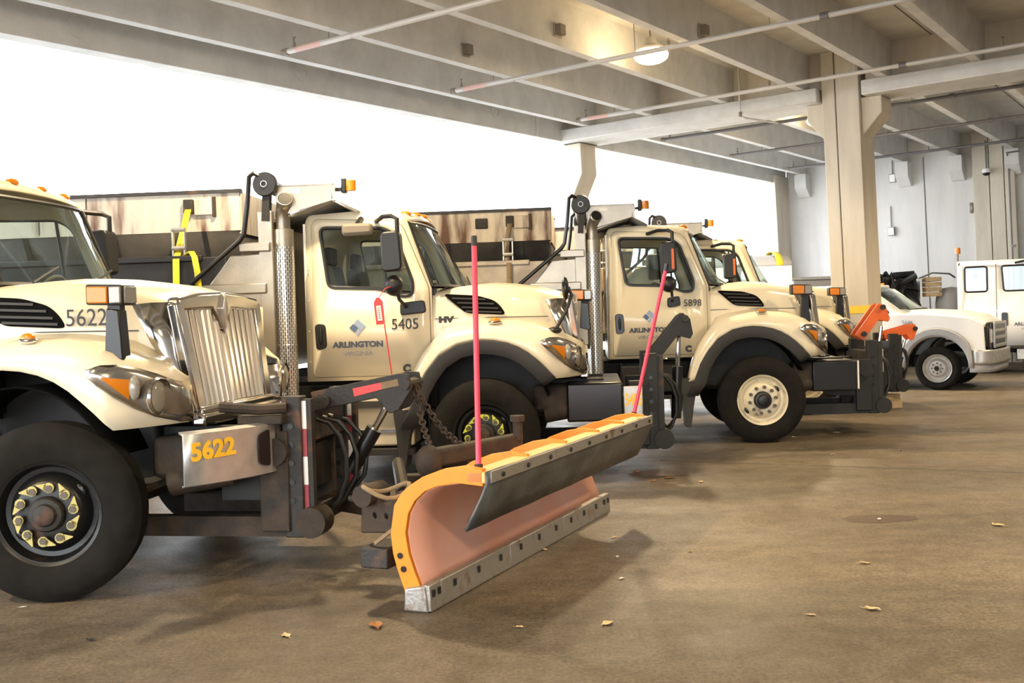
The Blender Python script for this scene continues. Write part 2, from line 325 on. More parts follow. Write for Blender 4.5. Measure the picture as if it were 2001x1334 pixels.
# wall boxes, camera
for (x, z, lab) in ((-7.72, 3.12, 'small grey junction box high on the far white wall'), (-7.82, 1.66, 'pale grey box halfway down the far white wall')):
    o = bthing('wall_box', lab, 'box', (x, 31, z), 'boxes on the far wall'); G().box(-.09, .09, -.1, 0, -.12, .12).obj('housing', 'box', o, bevel=.01); G().box(-.075, .075, -.112, -.1, -.1, .1).obj('cover', 'white2', o, bevel=.004)
    G().cyl((0, -.03, .12), (0, -.03, .7), .012, n=6).obj('conduit', 'pipedark', o)
for (x, z, lab) in ((-5.72, 2.1, 'dark narrow fixture on wall left of the pilaster, upper one'), (-5.7, .38, 'dark narrow fixture on wall left of the pilaster, lower one')):
    o = bthing('wall_fixture', lab, 'fixture', (x, 31, z), 'narrow wall fixtures'); G().box(-.04, .04, -.06, 0, -.14, .14).obj('body', 'boxd', o, bevel=.01); G().box(-.03, .03, -.07, -.06, -.05, .05).obj('face', 'box', o)
o = bthing('security_camera', 'dome security camera hanging from conduit on far pilaster', 'camera', (-5.25, 30.7, 2.95))
G().ell((0, -.1, 0), .1, .1, .08).obj('dome', 'gloss', o); G().lathe([(.0, .12), (.1, .1), (.115, .02), (.1, 0)], (0, -.1, 0), 16, 'z').obj('housing', 'white2', o); G().cyl((0, -.05, .1), (0, -.05, .85), .022, n=8).obj('conduit', 'pipedark', o)
o = bthing('conduit_pipe', 'thin dark vertical conduit running down the far pilaster', 'pipe', (-4.72, 30.68, 0)); G().tube([(0, 0, -2.0), (0, 0, 3.2), (.0, -.2, 3.4), (.3, -.2, 3.4)], .02, 6).obj('run', 'pipedark', o); G().cyl((0, -.02, 1), (0, .05, 1), .035, n=8).obj('clamp', 'box', o)
# ceiling boxes
for i, (x, y, lab) in enumerate(((-8.72, 8.35, 'left edge'), (-8.72, 12.35, 'second from left'), (-7.25, 12.4, 'beside the lamp glow'), (-5.86, 13.9, 'right of the lamp'), (-4.75, 18.4, 'above the right girder'))):
    o = bthing('stem_bracket', 'small brown bracket block on a ceiling beam, '+lab, 'bracket', (x, y, 3.68), 'small blocks on the ceiling beams')
    G().box(-.03, .05, -.07, .07, -.06, .08).obj('block', 'boxd', o, bevel=.006); G().box(-.045, -.03, -.09, .09, -.08, .1).obj('plate', 'box', o)
# sprinkler pipes
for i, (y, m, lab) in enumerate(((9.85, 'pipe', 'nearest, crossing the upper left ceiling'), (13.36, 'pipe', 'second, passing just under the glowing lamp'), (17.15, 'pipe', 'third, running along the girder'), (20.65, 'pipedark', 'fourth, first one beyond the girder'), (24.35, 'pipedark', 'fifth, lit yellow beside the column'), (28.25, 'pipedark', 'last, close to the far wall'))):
    o = bthing('sprinkler_pipe', 'long ceiling sprinkler pipe, '+lab, 'pipe', (-9.75, y, 3.42), 'ceiling sprinkler pipes')
    G().cyl((0, 0, 0), (20, 0, 0), .034, n=12).obj('run', m, o); G().cyl((-.03, 0, 0), (.05, 0, 0), .045, n=10).obj('end_cap', 'boxd', o)
    if i < 3: G().cyl((.2, 0, 0), (.62, 0, 0), .0355, n=12).obj('red_label', 'pinklabel', o)
    for x in (.16, 3.6, 7.1): 
        g = G(); g.cyl((x, 0, .03), (x, 0, .15), .012, n=6); g.cyl((x, 0, .05), (x, 0, .09), .024, n=8); g.cyl((x, 0, .15), (x, 0, .16), .03, n=10); g.obj('sprinkler_head', 'boxd', o)
    for x in (.75, 3.1, 5.0, 8.0): G().cyl((x, 0, .03), (x, 0, .68), .006, n=5).obj('hanger_rod', 'pipedark', o)
    for x in (5.7, 9.0): G().cyl((x-.05, 0, 0), (x+.05, 0, 0), .05, n=10).obj('coupling', 'pipedark', o)
o = bthing('drop_pipe', 'thin vertical drain pipe dropping past the left girder', 'pipe', (-7.05, 18.12, 3.2)); G().tube([(0, 0, .88), (0, 0, .02), (.05, .1, -.02), (.35, .9, -.06)], .018, 7).obj('run', 'pipe', o); G().cyl((0, 0, 0), (0, 0, .08), .03, n=8).obj('fitting', 'boxd', o)
# lamps
def highbay(p, lab):
    o = bthing('high_bay_lamp', lab, 'lamp', p, 'round ceiling lamps')
    G().ell((0, 0, -.04), .24, .24, .12, 20, 10).obj('lens', 'lamp', o)
    G().lathe([(0, .2), (.08, .2), (.1, .12), (.2, .06), (.205, .03), (.17, .03)], (0, 0, 0), 20, 'z').obj('housing', 'lamphouse', o)
    G().cyl((0, 0, .2), (0, 0, .58), .012, n=6).obj('stem', 'pipedark', o)
    l = bpy.data.lights.new('lamp_light', 'SPOT'); l.energy = LAMP_POWER; l.color = (1.0, .78, .48); l.shadow_soft_size = .16; l.spot_size = R(158); l.spot_blend = .5
    q = bpy.data.objects.new('lamp_light', l); COL.objects.link(q); q.parent = o; q.location = (0, 0, -.22)
highbay((-6.6, 13.75, 3.5), 'glowing sodium ceiling lamp in the top centre of the picture')
highbay((-6.7, 21.4, 3.5), 'glowing sodium ceiling lamp behind the girder by the column')
for k, (x, y) in enumerate(((-6.6, 6.8), (-6.6, -.2), (.6, 13.75), (.6, 6.8), (.6, -.2), (-1.0, 21.4))):
    highbay((x, y, 3.5), ['glowing ceiling lamp above the nearest truck', 'glowing ceiling lamp left behind the camera', 'glowing ceiling lamp over the aisle, far one', 'glowing ceiling lamp over the aisle, middle one', 'glowing ceiling lamp over the aisle behind the camera', 'glowing ceiling lamp in the far right bay'][k])

# ------------------------------------------------------------------ wheels
def make_wheel(parent, loc, rimm, tags, D=1.05, W=.29, steer=0., name='tire'):
    k = D/1.05; w = W
    pr = [(.285, .05), (.30, .018), (.33, .006), (.40, 0), (.46, .006), (.497, .026), (.515, .05), (.523, .055)]
    for i in range(4):
        a = .055+(w-.11)*(i+.0)/4; b = .055+(w-.11)*(i+1)/4
        pr += [(.525, a+.006), (.525, b-.01), (.512, b-.008), (.512, b-.001)]
    pr += [(.523, w-.055), (.497, w-.026), (.46, w-.006), (.40, w), (.33, w-.006), (.285, w-.05), (.285, .05)]
    t = G().lathe([(r*k, a) for r, a in pr], n=56).obj(name, 'rubber', parent, loc, ang=40, rot=(0, 0, steer))
    G().lathe([(.292*k, .02), (.306*k, .012), (.308*k, .022), (.285*k, .03), (.275*k, .06), (.262*k, .10), (.235*k, .105), (.215*k, .075), (.19*k, .03), (.175*k, .022), (.10, .022), (.10, .1)], n=48).obj('rim', rimm, t)
    G().lathe([(.108, .022), (.106, -.015), (.095, -.03), (.07, -.034), (.06, -.055), (.04, -.062), (0, -.062)], n=24).obj('hub', 'dark' if tags else 'rim_black', t)
    for a in (35, 215):
        c = (.225*math.cos(R(a)), .078, .225*math.sin(R(a)))
        g = G().ell((0, 0, 0), .042, .012, .022).xf(Matrix.Translation((c[0], c[1], c[2])) @ Matrix.Rotation(-R(a+90), 4, 'Y')); g.obj('hand_hole', 'gloss', t)
    for i in range(10):
        a = R(36*i+10); c = (.158*math.cos(a), .158*math.sin(a))
        G().cyl((c[0], .022, c[1]), (c[0], -.026, c[1]), .022, n=6).obj('lug_nut', 'nutm', t)
        if tags:
            g = G(); pts = []
            for j in range(10): b = R(36*j); pts.append((.031*math.cos(b), .031*math.sin(b)))
            g.prism(pts, -.004, .003, 'xz')
            g.prism([(-.022, .02), (.022, .02), (.003, .075), (-.003, .075)], -.004, .003, 'xz')
            g.xf(Matrix.Translation((c[0]*1.03, -.012, c[1]*1.03)) @ Matrix.Rotation(-(a+R(random.uniform(-25, 5))), 4, 'Y')); g.obj('nut_indicator', tags if isinstance(tags, str) else 'nut', t)
    return t

# ------------------------------------------------------------------ dump truck
ZT = [(-.49, 1.93), (-.14, 1.95), (.05, 1.965), (.26, 1.95), (.53, 1.91), (.73, 1.855), (.82, 1.80)]
HY = [(-.49, .25), (-.1, .30), (.25, .38), (.55, .50), (.8, .61)]
FT = [(-.78, .78), (-.74, .95), (-.68, 1.12), (-.6, 1.27), (-.5, 1.40), (-.42, 1.49), (-.3, 1.535), (0, 1.575), (.3, 1.57), (.53, 1.53), (.8, 1.44), (.93, 1.37), (1.0, 1.28)]
FA = [(-.70, .775), (-.626, .973), (-.53, 1.13), (-.41, 1.274), (-.236, 1.376), (-.1, 1.404), (0, 1.412), (.12, 1.402), (.237, 1.376), (.34, 1.335), (.432, 1.279), (.51, 1.215), (.583, 1.144), (.64, 1.08), (.68, 1.035), (1.0, 1.045)]
FY = [(-.7, .03), (.52, .02), (.64, .045), (.75, .12), (.83, .22), (.90, .33), (.97, .46)]
def ycab(z): return .24+max(0, z-1.95)*.10
def truck(px, py, yaw, label, o):
    s = o.get('shift', 0.); root = thing('dump_truck', label, 'truck', (px, py, 0), R(-yaw), 'white dump trucks parked in a row')
    S = (s, 0, 0); W2 = M['white']; CY = 1.22
    def both(g, name, m, **k):
        a = g.obj(name, m, root, S, **k); b = g.mirror().obj(name, m, root, S, **k); return a, b
    # --- chassis
    for y in (.80, 1.56): G().box(-6.6, 1.15, y, y+.08, .72, .98).obj('frame_rail', 'frame', root)
    G().box(-.55, .62, .72, 1.72, .62, 1.45).obj('engine_block', 'frame', root, S, bevel=.04)
    G().box(.5, .72, .70, 1.74, 1.0, 1.72).obj('radiator', 'frame', root, S)
    G().cyl((0, .3, .5), (0, 2.14, .5), .07).obj('front_axle', 'dark', root)
    for y in (.74, 1.70): G().tube([(-.7, y, .72), (-.3, y, .62), (0, y, .59), (.3, y, .62), (.75, y, .74)], .045, 6).obj('leaf_spring', 'dark', root)
    G().box(.45, .95, .45, .72, .68, .95).obj('steering_box', 'rusty', root, bevel=.04)
    G().cyl((.55, .5, .66), (.95, .55, .72), .09, n=12).obj('air_canister', 'rusty', root)
    G().tube([(.2, .5, .55), (.6, .62, .7), (.8, .7, .9)], .025, 6).obj('steering_link', 'rusty', root)
    t = make_wheel(root, (0, 0, o.get('D', 1.05)/2), o.get('rim', 'rim_black'), o.get('tags', False), o.get('D', 1.05), o.get('W', .29), R(o.get('steer', 0)))
    f = copy(t, root, (0, 2.44, o.get('D', 1.05)/2)); f.rotation_euler = (0, 0, math.pi+R(o.get('steer', 0)))
    for x in (-4.5, -5.75):
        for y, rz in ((.05, 0), (.68, math.pi), (1.78, 0), (2.40, math.pi)):
            c = t.copy(); COL.objects.link(c); c.parent = root; c.location = (x, y, o.get('D', 1.05)/2); c.rotation_euler = (0, 0, rz); c.name = 'tire'
    for x in (-4.5, -5.75): G().cyl((x, .4, .52), (x, 2.04, .52), .11).obj('rear_axle', 'dark', root)
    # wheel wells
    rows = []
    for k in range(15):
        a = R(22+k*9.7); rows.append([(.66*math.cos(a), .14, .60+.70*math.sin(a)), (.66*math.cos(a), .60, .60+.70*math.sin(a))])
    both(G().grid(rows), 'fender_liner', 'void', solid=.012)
    # --- hood
    rows = []
    for i in range(27):
        x = -.49+i*(1.31)/26; h = ip(HY, x); z = ip(ZT, x)
        half = [(x, h, 1.40), (x, h+.005, 1.62), (x, h+.02, z-.13), (x, h+.05, z-.065), (x, h+.12, z-.022), (x, h+.25, z), (x, .85, z+.02), (x, CY, z+.03)]
        rows.append(half+[(a, 2*CY-b, c) for a, b, c in half[-2::-1]])
    hood = G().grid(rows).obj('hood', 'white', root, S, ang=50)
    g = G().prism([(b, c) for a, b, c in rows[-1]], .78, .825, 'yz'); g.obj('hood_nose', 'chrome', root, S, bevel=.02)
    # vent with slats
    vp = rpoly([(-.39, 1.875), (-.06, 1.85), (.10, 1.80), (.165, 1.74), (.215, 1.652), (-.17, 1.68), (-.28, 1.775)], .05)
    def hside(x, z): return ip(HY, x)+.02*max(0, min(1, (z-1.62)/.2))
    n = len(vp)
    for sd in (0, 1):
        g = G(); g.add([(x, hside(x, z)-.012, z) for x, z in vp]+[(x, hside(x, z)+.03, z) for x, z in vp], [tuple(range(n))]+[(i, i+n, (i+1) % n+n, (i+1) % n) for i in range(n)])
        if sd: g = g.mirror()
        v = g.obj('hood_vent', 'void', root, S)
        for zz, xa, xb in ((1.83, -.3, .02), (1.785, -.25, .1), (1.74, -.21, .14), (1.70, -.17, .17)):
            q = G().beam((xa, hside(xa, zz)-.018, zz), (xb, hside(xb, zz-.02)-.018, zz-.02), .012, .016)
            if sd: q = q.mirror()
            q.obj('vent_slat', 'flare', v)
    both(G().tube([(-.47, hside(-.47, 1.64)-.003, 1.635), (.2, hside(.2, 1.63)-.003, 1.632), (.62, hside(.62, 1.62)-.004, 1.625)], .004, 5), 'hood_seam', 'joint')
    # --- fenders
    xs = [-.78, -.74, -.70, -.66, -.626, -.58, -.53, -.47, -.41, -.33, -.236, -.1, 0, .12, .237, .34, .432, .51, .583, .64, .68, .75, .82, .88, .93, .97]
    rows = []
    for x in xs:
        yo = ip(FY, x); zt = ip(FT, x); zb = min(ip(FA, x), zt-.005); hy = ip(HY, x)+.04 if x > -.49 else .24
        if x > .8: hy = max(yo+.03, .60-(x-.8)*1.6)
        dz = zt-zb; sh = .05 if -.42 < x < .6 else (max(0, .05-(x-.6)*.3) if x >= .6 else 0.)
        rows.append([(x, hy, zt+sh), (x, yo+(hy-yo)*.6, zt+sh*.45), (x, yo+min(.10, (hy-yo)*.4), zt), (x, yo+.04, zt-min(.045, dz*.3)), (x, yo+.008, zt-min(.12, dz*.55)), (x, yo, zb+dz*.25), (x, yo, zb)])
    fn = G().grid(rows); fe = both(fn, 'fender', 'white', solid=.012, ang=60)
    # front corner closing towards the grille
    rows = []
    for z, xo, xi in ((1.33, .955, .86), (1.22, .97, .90), (1.12, .975, .93), (1.045, .97, .95)):
        rows.append([(xo-.03, .44, z), (xo, .50, z), ((xo+xi)/2+.01, .59, z), (xi, .66, z)])
    both(G().grid(rows), 'fender_nose', 'chrome', solid=.012)
    # flare
    fl = [(-.80, .60)]+[p for p in FA if p[0] <= .68]
    rows = []
    for i, (x, z) in enumerate(fl):
        d = Vector((x-.0, z-.56)).normalized(); wd = .12 if i > 1 else .13
        yy = ip(FY, x)-.022
        rows.append([(x+d.x*.012, yy+.012, z+d.y*.012), (x, yy, z), (x-d.x*wd*.6, yy, z-d.y*wd*.6), (x-d.x*wd, yy+.02, z-d.y*wd), (x-d.x*wd, yy+.1, z-d.y*wd)])
    if o.get('flare', 1): both(G().grid(rows), 'fender_flare', 'flare', solid=.008)
    both(G().prism([(-.88, .80), (-.66, .82), (-.72, .5), (-.76, .22), (-.83, .22), (-.85, .55)], .03, .33, 'xz'), 'mud_flap', 'flare', bevel=.008)
    # side marker
    for sd in (0, 1):
        a = G().ell((.127, .10, 1.585), .068, .035, .02); b = G().ell((.127, .10, 1.598), .05, .028, .034)
        if sd: a = a.mirror(); b = b.mirror()
        q = a.obj('marker_lamp', 'chrome', root, S); b.obj('amber_lens', 'amber', q)
    # headlight bezels
    def bez(sd):
        up = [(.55, .012, 1.395), (.64, .03, 1.425), (.72, .085, 1.425), (.80, .175, 1.40), (.87, .27, 1.36), (.93, .38, 1.31), (.95, .50, 1.29), (.92, .61, 1.30)]
        lo = [(.55, .005, 1.385), (.62, .015, 1.31), (.70, .06, 1.235), (.78, .145, 1.16), (.86, .25, 1.10), (.95, .39, 1.055), (.98, .50, 1.05), (.96, .62, 1.06)]
        rows = []
        for j in range(7):
            t = j/6; row = []
            for (a, b) in zip(up, lo):
                p = Vector(a)*(1-t)+Vector(b)*t; bul = math.sin(math.pi*t)*.02
                row.append((p.x+bul*.6, p.y-bul-.006, p.z))
            rows.append(row)
        g = G().grid(rows); 
        if sd: g = g.mirror()
        z = g.obj('headlight_bezel', 'chrome', root, S, solid=.012)
        def sp(g, nm, m):
            if sd: g = g.mirror()
            g.obj(nm, m, z)
        def bp(u, t, off):
            k = u*(len(up)-1); i = min(int(k), len(up)-2); f_ = k-i
            a_ = Vector(up[i]).lerp(Vector(up[i+1]), f_); b_ = Vector(lo[i]).lerp(Vector(lo[i+1]), f_); p = a_.lerp(b_, t); bul = math.sin(math.pi*t)*.02+off
            return (p.x+bul*.6, p.y-bul-.006, p.z)
        rows = []
        for i in range(13):
            u = .38+.5*i/12; h = .31*math.sin(math.pi*min(1, max(0, (i+.6)/13)))**.6; c_ = .52+.04*i/12
            rows.append([bp(u, c_-h+2*h*j/6, .012) for j in range(7)])
        sp(G().grid(rows), 'lamp_recess', 'bronze')
        rows = []
        for i in range(6):
            u = .17+.22*i/5; h = .05+.24*i/5; rows.append([bp(u, .55-h*.8+2*h*j/4*.9, .016) for j in range(5)])
        sp(G().grid(rows), 'turn_signal', 'amber')
        sp(G().ell(bp(.42, .5, .022), .035, .03, .075), 'inner_lamp', 'clear')
        sp(G().cyl((.72, .26, 1.235), (.895, .225, 1.225), .095, .105, 24), 'lamp_cup', 'bronze')
        sp(G().lathe([(.092, 0), (.112, 0), (.116, .014), (.106, .03)], (0, 0, 0), 26, 'x').xf(Matrix.Translation((.895, .225, 1.225)) @ Matrix.Rotation(R(-10), 4, 'Z')), 'lamp_ring', 'chrome')
        sp(G().ell((.90, .225, 1.225), .022, .095, .095), 'headlamp', 'clear')
    bez(0); bez(1)
    # --- grille
    def gx(z): return .83+(1.8-z)*.14
    M.setdefault('gbar', mat('satin_chrome_bar', (.74, .70, .64), .34, .75)); gr = G().prism([(.68, 1.13), (1.76, 1.13), (1.80, 1.76), (.64, 1.76)], .79, .825, 'yz').obj('grille', 'void', root, S)
    def sv(y, z, d=0): return (gx(z)+d, y, z)
    for y0, y1 in ((.605, .68), (1.835, 1.76)):
        G().beam(sv(y0, 1.80), sv(y1, 1.09), .075, .12, (0, 1, 0)).obj('grille_surround', 'chrome', gr, bevel=.02)
    G().prism([(.58, 1.74), (.60, 1.83), (.9, 1.862), (1.22, 1.875), (1.54, 1.862), (1.84, 1.83), (1.86, 1.74), (1.37, 1.755), (1.22, 1.60), (1.07, 1.755)], .78, .872, 'yz').obj('grille_surround', 'chrome', gr, bevel=.02)
    G().beam(sv(.64, 1.085), sv(1.80, 1.085), .12, .07).obj('grille_surround', 'chrome', gr, bevel=.02)
    for i in range(13):
        y = .725+i*(.99/12); zt = 1.745 if abs(y-1.22) > .15 else 1.57+abs(y-1.22)*1.1
        G().tube([sv(y*.97+.0366, 1.12), sv(y+(y-1.22)*.04, zt), sv(y+(y-1.22)*.04, zt+.012, -.02)], .0275, 10).obj('grille_bar', 'gbar', gr)
    G().prism([(1.22, 1.87), (1.265, 1.76), (1.22, 1.62), (1.175, 1.76)], .86, .90, 'yz').obj('emblem', 'gbar', gr, bevel=.006); G().prism([(1.22, 1.83), (1.243, 1.76), (1.22, 1.68), (1.197, 1.76)], .898, .905, 'yz').obj('emblem_inlay', 'alu', gr)
    G().beam(sv(.62, 1.035, .02), sv(1.82, 1.035, .02), .10, .08).obj('grille_lip', 'chrome', gr, bevel=.02)
    rows = [[(.60, .49, 1.79), (.70, .545, 1.80), (.82, .60, 1.80)], [(.70, .52, 1.55), (.77, .56, 1.56), (.86, .612, 1.56)], [(.82, .57, 1.32), (.85, .59, 1.32), (.89, .64, 1.32)], [(.9, .62, 1.08), (.91, .63, 1.08), (.93, .66, 1.08)]]
    both(G().grid(rows), 'chrome_cheek', 'chrome', solid=.02)
    # --- cab
    side = [(-1.74, 1.06), (-1.74, 2.56)]+rpoly([(-1.74, 2.58), (-1.70, 2.685), (-1.2, 2.71), (-.78, 2.665), (-.70, 2.60)], .08)[2:-2]+[(-.72, 2.60), (-.49, 1.93), (-.49, 1.37), (-.58, 1.24), (-.66, 1.06)]
    win = rpoly([(-1.585, 2.56), (-.95, 2.535), (-.83, 2.46), (-.665, 1.99), (-.68, 1.87), (-.78, 1.86), (-1.0, 1.945), (-1.50, 1.97)], .07)
    cabg = fill(side, [win], 0, ycab); 
    cab, cab2 = both(cabg, 'cab_side', 'white', solid=.02)
    # roof, back, floor
    prof = [(-1.74, 2.56), (-1.72, 2.645), (-1.68, 2.685), (-1.5, 2.70), (-1.2, 2.71), (-.95, 2.695), (-.80, 2.67), (-.72, 2.60)]
    rows = []
    for k in range(13):
        t = k/12; y = ycab(2.6)+.0+(2*CY-2*ycab(2.6))*t; c = math.sin(math.pi*t)**.55
        rows.append([(x+(.10*c if x > -.9 else 0), y, z-.03+.07*c) for x, z in prof])
    G().grid(rows).obj('cab_roof', 'white', root, S, solid=.015, ang=60)
    G().box(-1.745, -1.72, .27, 2.17, 1.06, 2.6).obj('cab_back', 'white', root, S)
    G().box(-1.7, -.5, .27, 2.17, 1.06, 1.12).obj('cab_floor', 'black', root, S)
    G().box(-.56, -.47, .30, 2.14, 1.1, 1.93).obj('firewall', 'black', root, S)
    for k in range(5): G().ell((-.79+.08*math.sin(math.pi*(k+.5)/5), .50+k*.36, 2.715-.03*abs(k-2)/2), .06, .045, .03, 10, 6).obj('roof_marker', 'amber', root, S)
    # windshield
    rows = []
    for j in range(6):
        u = j/5; rw = []
        for k in range(15):
            t = k/14; z = 2.585*(1-u)+1.95*u; yn = ycab(z)+.03; y = yn+(2*CY-2*yn)*t; x0 = -.71*(1-u)+(-.475)*u; b = (.11*(1-u)+.26*u)*(1-(2*t-1)**4*.9-.1*abs(2*t-1))
            rw.append((x0+b-.01, y, z))
        rows.append(rw)
    ws = G().grid(rows).obj('windshield', 'glass', root, S)
    G().tube([rows[j][0] for j in range(6)], .022, 8).obj('windshield_seal', 'black', ws); G().tube([rows[j][-1] for j in range(6)], .022, 8).obj('windshield_seal', 'black', ws)
    G().tube(rows[-1], .022, 6).obj('windshield_seal', 'black', ws); G().tube(rows[0], .016, 6).obj('windshield_seal', 'black', ws)
    # cowl
    cw = [[(p[0]-.01, p[1], p[2]) for p in rows[-1]], [(-.35+.1*math.sin(math.pi*k/14), rows[-1][k][1], 1.945+.03*math.sin(math.pi*k/14)) for k in range(15)], [(-.44, rows[-1][k][1], 1.90) for k in range(15)]]
    G().grid(cw).obj('cowl', 'black', root, S)
    for a in (.7, 1.4): G().tube([(-.22, a, 1.965), (-.27, a+.2, 2.02), (-.32, a+.45, 2.09)], .009, 5).obj('wiper', 'black', root, S)
    # doors (proud skins)
    dr = [(-1.675, 1.10), (-1.665, 2.60), (-1.62, 2.645), (-.83, 2.60), (-.755, 2.53), (-.515, 1.93), (-.515, 1.38), (-.6, 1.25), (-.67, 1.10)]
    for sd in (0, 1):
        g = fill(rpoly(dr, .04), [win], -.016, ycab); 
        if sd: g = g.mirror()
        d = g.obj('door', 'white', root, S, solid=.014)
        def sp(g, nm, m, **k):
            if sd: g = g.mirror()
            return g.obj(nm, m, d, **k)
        lp = rpoly(dr, .04); sp(G().tube([(x, ycab(z)-.012, z) for x, z in lp+[lp[0]]], .006, 5), 'door_seal', 'joint')
        sp(G().tube([(x, ycab(z)-.012, z) for x, z in win+[win[0]]], .02, 6), 'window_seal', 'black')
        sp(G().add([(x, ycab(z)-.004, z) for x, z in win], [tuple(range(len(win)))]), 'window_pane', 'glass', fix=False)
        sp(G().tube([(-.97, ycab(2.52)-.01, 2.52), (-.93, ycab(1.93)-.01, 1.93)], .014, 6), 'window_divider', 'black')
        h = sp(G().prism(rpoly([(-1.65, 1.62), (-1.54, 1.62), (-1.53, 1.38), (-1.64, 1.36)], .045), .212, .235, 'xz'), 'door_handle', 'gloss', bevel=.006)
        sp(G().ell((-1.59, .205, 1.50), .018, .012, .085), 'handle_grip', 'black')
        MD = (o.get('mdx', 0), 0, 0); nb = .09 if o.get('mdx') else 0
        sp(G().prism(rpoly([(-.80, 1.80), (-.56-nb, 1.82), (-.545-nb, 1.70), (-.80, 1.68)], .03), .19, .235, 'xz'), 'mirror_base', 'black', bevel=.01, loc=MD)
        # mirrors
        mr = sp(G().prism(rpoly([(-.9, 2.46), (-.72, 2.47), (-.70, 2.10), (-.89, 2.08)], .05), -.20, -.02, 'xz'), 'mirror', 'black', bevel=.03, loc=MD)
        sp(G().ell((-.80, -.10, 1.96), .095, .09, .10), 'convex_mirror', 'black', loc=MD)
        sp(G().tube([(-1.02, ycab(2.6)-.03, 2.60), (-.90, .0, 2.62), (-.80, -.12, 2.61), (-.745, -.13, 2.58), (-.745, -.13, 2.45)], .022, 8), 'mirror_arm', 'black', loc=MD)
        sp(G().tube([(-.78, -.1, 2.0), (-.76, -.06, 1.83), (-.74, .19, 1.76)], .018, 8), 'mirror_arm', 'black', loc=MD)
        if o.get('mdx'): sp(G().box(-.765, -.735, -.206, -.198, 2.14, 2.38), 'mirror_reflector', 'redorange', loc=MD)
        if o.get('lookdown') and sd == 0:
            sp(G().prism(rpoly([(-1.31, 2.57), (-1.02, 2.57), (-1.01, 2.46), (-1.31, 2.45)], .04), .02, .13, 'xz'), 'look_down_mirror', 'boxd', bevel=.03)
            sp(G().tube([(-1.16, .08, 2.56), (-1.15, .2, 2.62)], .03, 8), 'mirror_bracket', 'black')
        if sd == 0 and o.get('door_no'):
            nx_, nz_, ns_ = o.get('no_pos', (-.895, 1.545, .150)); text(o['door_no'], ns_, 'blackl', d, (nx_, .212, nz_), sx=.92)
            text('ARLINGTON', .077, 'navy', d, (-1.225, .212, 1.385), bold=.0035, sx=1.12, align='CENTER'); text('VIRGINIA', .064, 'greyl', d, (-1.225, .212, 1.30), sx=1.12, align='CENTER')
            cx, cz = -1.225, 1.575; k = .085
            def dia(pts, m): sp(G().prism([(cx+a*k, cz+b*k) for a, b in pts], .211, .2145, 'xz'), 'logo', m)
            dia([(0.05, .95), (.95, .1), (.45, -.38), (-.42, .5)], 'blue2'); dia([(-.52, .42), (-.95, -.02), (-.35, -.55), (.05, -.1)], 'blue1'); dia([(.16, -.2), (.38, -.42), (.0, -.95), (-.25, -.65)], 'blue2')
            text('C', .10, 'blackl', d, (-.79, .212, 1.13), bold=.008)
    if o.get('badge'): text('HV', .075, 'blackl', root, (-.43+s, .235, 1.60), bold=.006, sx=1.4, name='badge')
    # rivets on cab corner
    for z in (1.25, 1.55, 1.85, 2.15): G().ell((-1.705, ycab(z)-.012, z), .009, .006, .009, 8, 4).obj('rivet', 'alu', root, S)
    # interior
    for y in (.62, 1.82):
        st = G().prism(rpoly([(-1.55, 1.35), (-1.05, 1.38), (-1.05, 1.52), (-1.38, 1.54), (-1.50, 2.2), (-1.62, 2.2)], .05), y-.24, y+.24, 'xz').obj('seat', 'seat', root, S, bevel=.03)
        G().prism(rpoly([(-1.61, 2.2), (-1.52, 2.2), (-1.52, 2.38), (-1.60, 2.38)], .03), y-.13, y+.13, 'xz').obj('headrest', 'seat', st, bevel=.02)
    G().prism(rpoly([(-.75, 1.55), (-.5, 1.5), (-.45, 1.93), (-.62, 1.93), (-.72, 1.85)], .04), .32, 2.12, 'xz').obj('dashboard', 'dash', root, S, bevel=.02)
    rg = [(-.83+.07*math.sin(R(a)), 1.82+.21*math.cos(R(a)), 1.87+.19*math.sin(R(a))) for a in range(0, 361, 20)]
    q = G().tube(rg, .014, 6).obj('steering_wheel', 'dash', root, S); G().tube([(-.83, 1.82, 1.87), (-.65, 1.82, 1.72)], .03, 6).obj('steering_column', 'dash', q); G().beam((-.83, 1.62, 1.87), (-.83, 2.02, 1.87), .02, .03).obj('spoke', 'dash', q)
    # hood numbers, plow lights
    if o.get('hood_no'): text(o['hood_no'], .155, 'blackl', root, (.03+s+.19, hside(.35, 1.7)-.075, 1.665), rot=(R(90), 0, R(13)), sx=.85)
    def plowlight(y, dx):
        S = (s+dx, 0, 0)
        q = G().prism([(.60, 1.48), (.72, 1.45), (.70, 1.755), (.62, 1.765)], y-.05, y+.05, 'xz').obj('light_post', 'gloss', root, S, bevel=.008)
        G().box(.62, .70, y-.03, y+.03, 1.75, 1.80).obj('post_clamp', 'black', q)
        b = G().prism([(.50, 1.79), (.74, 1.78), (.74, 1.905), (.50, 1.915)], y-.07, y+.10, 'xz').obj('lamp_box', 'black', q, bevel=.012)
        G().prism([(.515, 1.80), (.65, 1.795), (.65, 1.895), (.515, 1.90)], y-.085, y-.06, 'xz').obj('amber_lens', 'amber', q, bevel=.008)
        G().box(.735, .752, y-.05, y+.085, 1.795, 1.895).obj('clear_lens', 'clear', q, bevel=.006)
        G().box(.66, .735, y-.084, y-.06, 1.795, 1.895).obj('clear_lens', 'clear', q, bevel=.006)
    for (yy, dx) in o.get('lights', ((.20, 0),)): plowlight(yy, dx)
    if o.get('hoodmirror'):
        q = G().ell((.80, .30, 1.89), .035, .085, .115).obj('hood_mirror', 'gloss', root, S); G().tube([(.83, .3, 1.9), (.86, .29, 1.82), (.80, .25, 1.66), (.70, .2, 1.50)], .017, 8).obj('mirror_stalk', 'black', q); G().ell((.69, .19, 1.49), .07, .06, .035).obj('stalk_foot', 'black', q)
